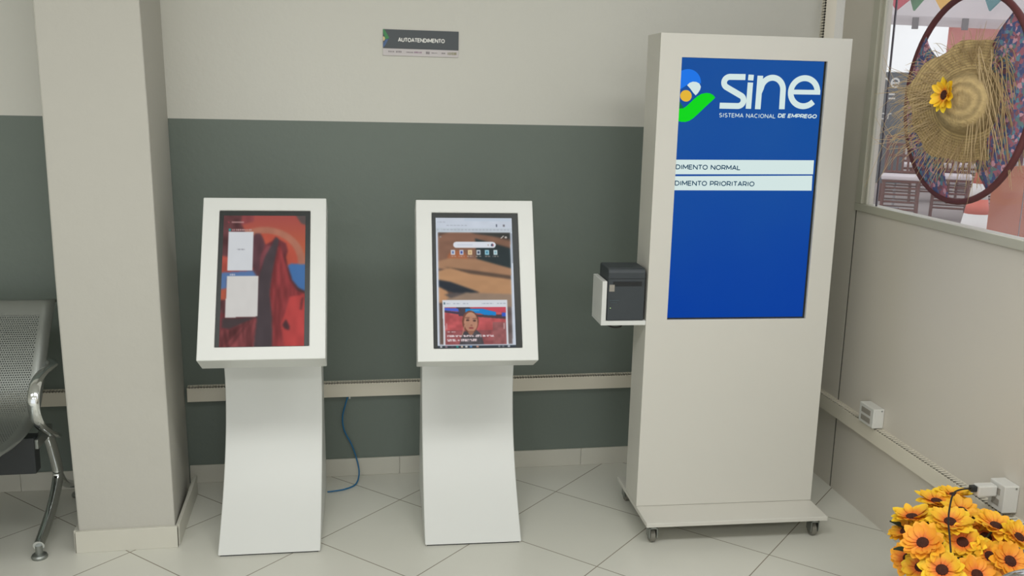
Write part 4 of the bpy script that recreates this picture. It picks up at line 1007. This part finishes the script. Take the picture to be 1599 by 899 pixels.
ch0 = chair('banquet_chair', 'mahogany banquet chair with a white cushion outside the window, front row, nearest the dark mullion', (6.06, 9.50, ZO), -0.56)
chs = [(6.75, 9.62, -0.60, 'mahogany banquet chair with a white cushion in the front row, behind the hoop'),
       (7.49, 9.75, -0.64, 'mahogany banquet chair outside, front row, between the traffic cone and the orange wooden panel'),
       (7.26, 11.50, -0.58, 'mahogany banquet chair in the second row outside, its back below the slate banner'),
       (7.76, 11.42, -0.60, 'mahogany banquet chair in the second row outside, left of the cone tip'),
       (8.26, 11.34, -0.62, 'mahogany banquet chair in the second row outside, right above the cone tip')]
for x, y, rz, lab in chs:
    c = copy_tree(ch0); c.location = (x, y, ZO); c.rotation_euler = (0, 0, rz); c['label'] = lab
CN = thing('traffic_cone', 'orange and white striped traffic cone standing outside the window', 'traffic cone', (5.96, 8.06, ZO))
b = B(); b.box((-0.20, -0.20, 0), (0.20, 0.20, 0.03)); b.build('base', M['cone_o'], CN, bevel=0.01)
zz = [0.03, 0.155, 0.29, 0.445, 0.72]; rr = lambda z: 0.150-0.118*(z-0.03)/0.69
def band(z0, z1, m, nm): b = B(); b.lathe([(rr(z0), z0), (rr(z1), z1)], None, 24); o = b.build(nm, M[m], CN, smooth=True); md = o.modifiers.new('t', 'SOLIDIFY'); md.thickness = 0.004
band(0.03, 0.26, 'cone_w', 'white_band'); band(0.26, 0.40, 'cone_o', 'orange_band'); band(0.40, 0.545, 'cone_w', 'white_band'); band(0.545, 0.72, 'cone_o', 'orange_band')
b = B(); b.lathe([(rr(0.72), 0.72), (0.026, 0.728), (0, 0.730)], None, 20); b.build('tip', M['cone_o'], CN, smooth=True)

OP = thing('wooden_panel', 'orange wooden panel with rounded top and a dark centre joint, outside at the right', 'panel', (4.63, 5.80, ZO), -0.62)
poly = [(-0.20, 0)]+[(-0.20, 0.74)]+[(-0.20*math.cos(t*PI/20), 0.74+0.13*math.sin(t*PI/20)) for t in range(1, 10)]+[(-0.002, 0.87), (-0.002, 0)]
for sgn in (1, -1):
    b = B(); b.prism([(sgn*p[0], p[1]) for p in poly], lambda p: Vector((p[0]+(0.003 if sgn < 0 else 0), -0.015, p[1])), lambda p: Vector((p[0]+(0.003 if sgn < 0 else 0), 0.015, p[1]))); b.build('leaf_panel', M['orange_wood'], OP)
b = B(); b.box((-0.0018, -0.012, 0), (0.0008, 0.012, 0.86)); b.build('joint', M['mullion'], OP)

BN = thing('event_banner', 'slate banner stand with white letters outside, left of the hoop', 'banner', (6.66, 10.72, ZO), -0.178)
b = B(); b.box((-0.46, -0.01, 0.30), (0.16, 0.01, 1.63)); bs = b.build('banner_sheet', M['banner'], BN)
for xx in (-0.40, 0.10):
    b = B(); b.box((xx-0.012, 0.012, 0.0), (xx+0.012, 0.04, 1.60)); b.box((xx-0.012, -0.15, 0.0), (xx+0.012, 0.18, 0.02)); b.build('foot', M['pole'], BN)
b3 = lambda p, th=0.0: Vector((p[0], -0.0112-th, p[1]))
text_mesh('ne', -0.21, 0.02, 1.44, 1.57, b3, 'lettering', M['ink_wh'], bs, w=0.17)
text_mesh('or', -0.19, -0.04, 1.07, 1.15, b3, 'lettering', M['ink_wh'], bs, w=0.17)
flat_poly([[(-0.10, 1.31), (-0.02, 1.31), (-0.02, 1.33), (-0.10, 1.33)], [(-0.10, 1.36), (-0.03, 1.36), (-0.03, 1.38), (-0.10, 1.38)]], b3, 'fine_print', M['ink_wh'], bs)

TB = thing('folding_table', 'white table outside behind the chairs, below the slate banner', 'table', (7.70, 12.80, ZO), -0.6)
b = B(); b.box((-0.15, -0.2, 0.76), (0.15, 0.2, 0.80)); b.build('table_top', M['cone_w'], TB, bevel=0.004)
for sx_ in (-0.12, 0.12):
    for sy_ in (-0.17, 0.17): b = B(); b.tube([(sx_, sy_, 0), (sx_, sy_, 0.76)], 0.015, 8); b.build('leg', M['pole'], TB, smooth=True)

TE = thing('event_tent', 'white canvas marquee with a scalloped valance outside the window', 'tent', (8.75, 12.6, ZO+0.10), -0.20)
b = B()
b.prism([(-2.6, 2.42), (3.4, 2.30), (3.4, 2.16), (-2.6, 2.29)], lambda p: Vector((p[0], 0, p[1])), lambda p: Vector((p[0], 0.01, p[1]))); b.build('valance', M['tent'], TE)
b = B(); A = [b.bm.verts.new(p) for p in ((-2.6, 0.012, 2.42), (3.4, 0.012, 2.30), (3.4, 5.0, 4.0), (-2.6, 5.0, 4.0))]; b.bm.faces.new(A)
o = b.build('canopy', M['tent'], TE); md = o.modifiers.new('t', 'SOLIDIFY'); md.thickness = 0.01
for xx in (-0.68, 0.02, 0.72, 1.15, 1.9, 2.6):
    b = B(); b.box((xx-0.045, -0.012, 2.20), (xx+0.045, -0.001, 2.36)); b.build('strap', M['tent_dk'], TE)
for xx in (-2.5, 1.0, 3.3):
    b = B(); b.tube([(xx, 0.06, -0.10), (xx, 0.06, 2.34)], 0.028, 10); b.build('pole', M['pole'], TE, smooth=True)
b = B(); b.tube([(-2.5, 0.06, 2.36), (3.3, 0.06, 2.24)], 0.02, 8); b.tube([(1.0, 0.08, 2.30), (1.8, 1.8, 2.9)], 0.02, 8); b.tube([(1.0, 0.08, 2.30), (0.2, 1.8, 2.9)], 0.02, 8); b.build('truss', M['pole'], TE, smooth=True)
b = B(); n = 30
for i in range(n):
    x0, x1 = -0.05+i*1.75/n, -0.05+(i+1)*1.75/n
    V = [(x0, 0.35+0.03*math.sin(i*1.1), 0.9), (x1, 0.35+0.03*math.sin((i+1)*1.1), 0.9), (x1, 0.35+0.03*math.sin((i+1)*1.1), 2.33), (x0, 0.35+0.03*math.sin(i*1.1), 2.33)]
    b.face(V)
o = b.build('side_curtain', M['pinkwall'], TE); md = o.modifiers.new('t', 'SOLIDIFY'); md.thickness = 0.004

def pennant(x, y, z, m, label, w=0.16, h=0.24):
    b = B(); b.prism([(-w/2, 0), (w/2, 0), (w/2, -h*0.6), (0, -h), (-w/2, -h*0.6)], lambda p: Vector((p[0], 0, p[1])), lambda p: Vector((p[0]+0.01, 0.004, p[1])))
    o = b.build('pennant', M[m], None); o.location = (x, y, z); o.rotation_euler = (0, 0.15, -0.55); tag(o, label, 'pennant', 'party pennants on a string outside')
    return o
pennant(3.515, 5.70, 2.430, 'flag_red', 'red party pennant hanging outside at the top left of the window')
pennant(3.625, 5.68, 2.430, 'flag_green', 'green party pennant hanging outside beside the red one', 0.10)
pennant(3.81, 5.655, 2.425, 'flag_yel', 'yellow party pennant hanging outside above the hoop')
pennant(4.10, 5.60, 2.440, 'flag_teal', 'teal party pennant hanging outside above the straw hat', 0.12)
o = B().tube([(3.3, 5.74, 2.455), (3.6, 5.69, 2.447), (4.0, 5.62, 2.455), (4.8, 5.50, 2.49)], 0.003, 6).build('pennant_string', M['cable_black'], None)
tag(o, 'thin string carrying the party pennants outside', 'string')
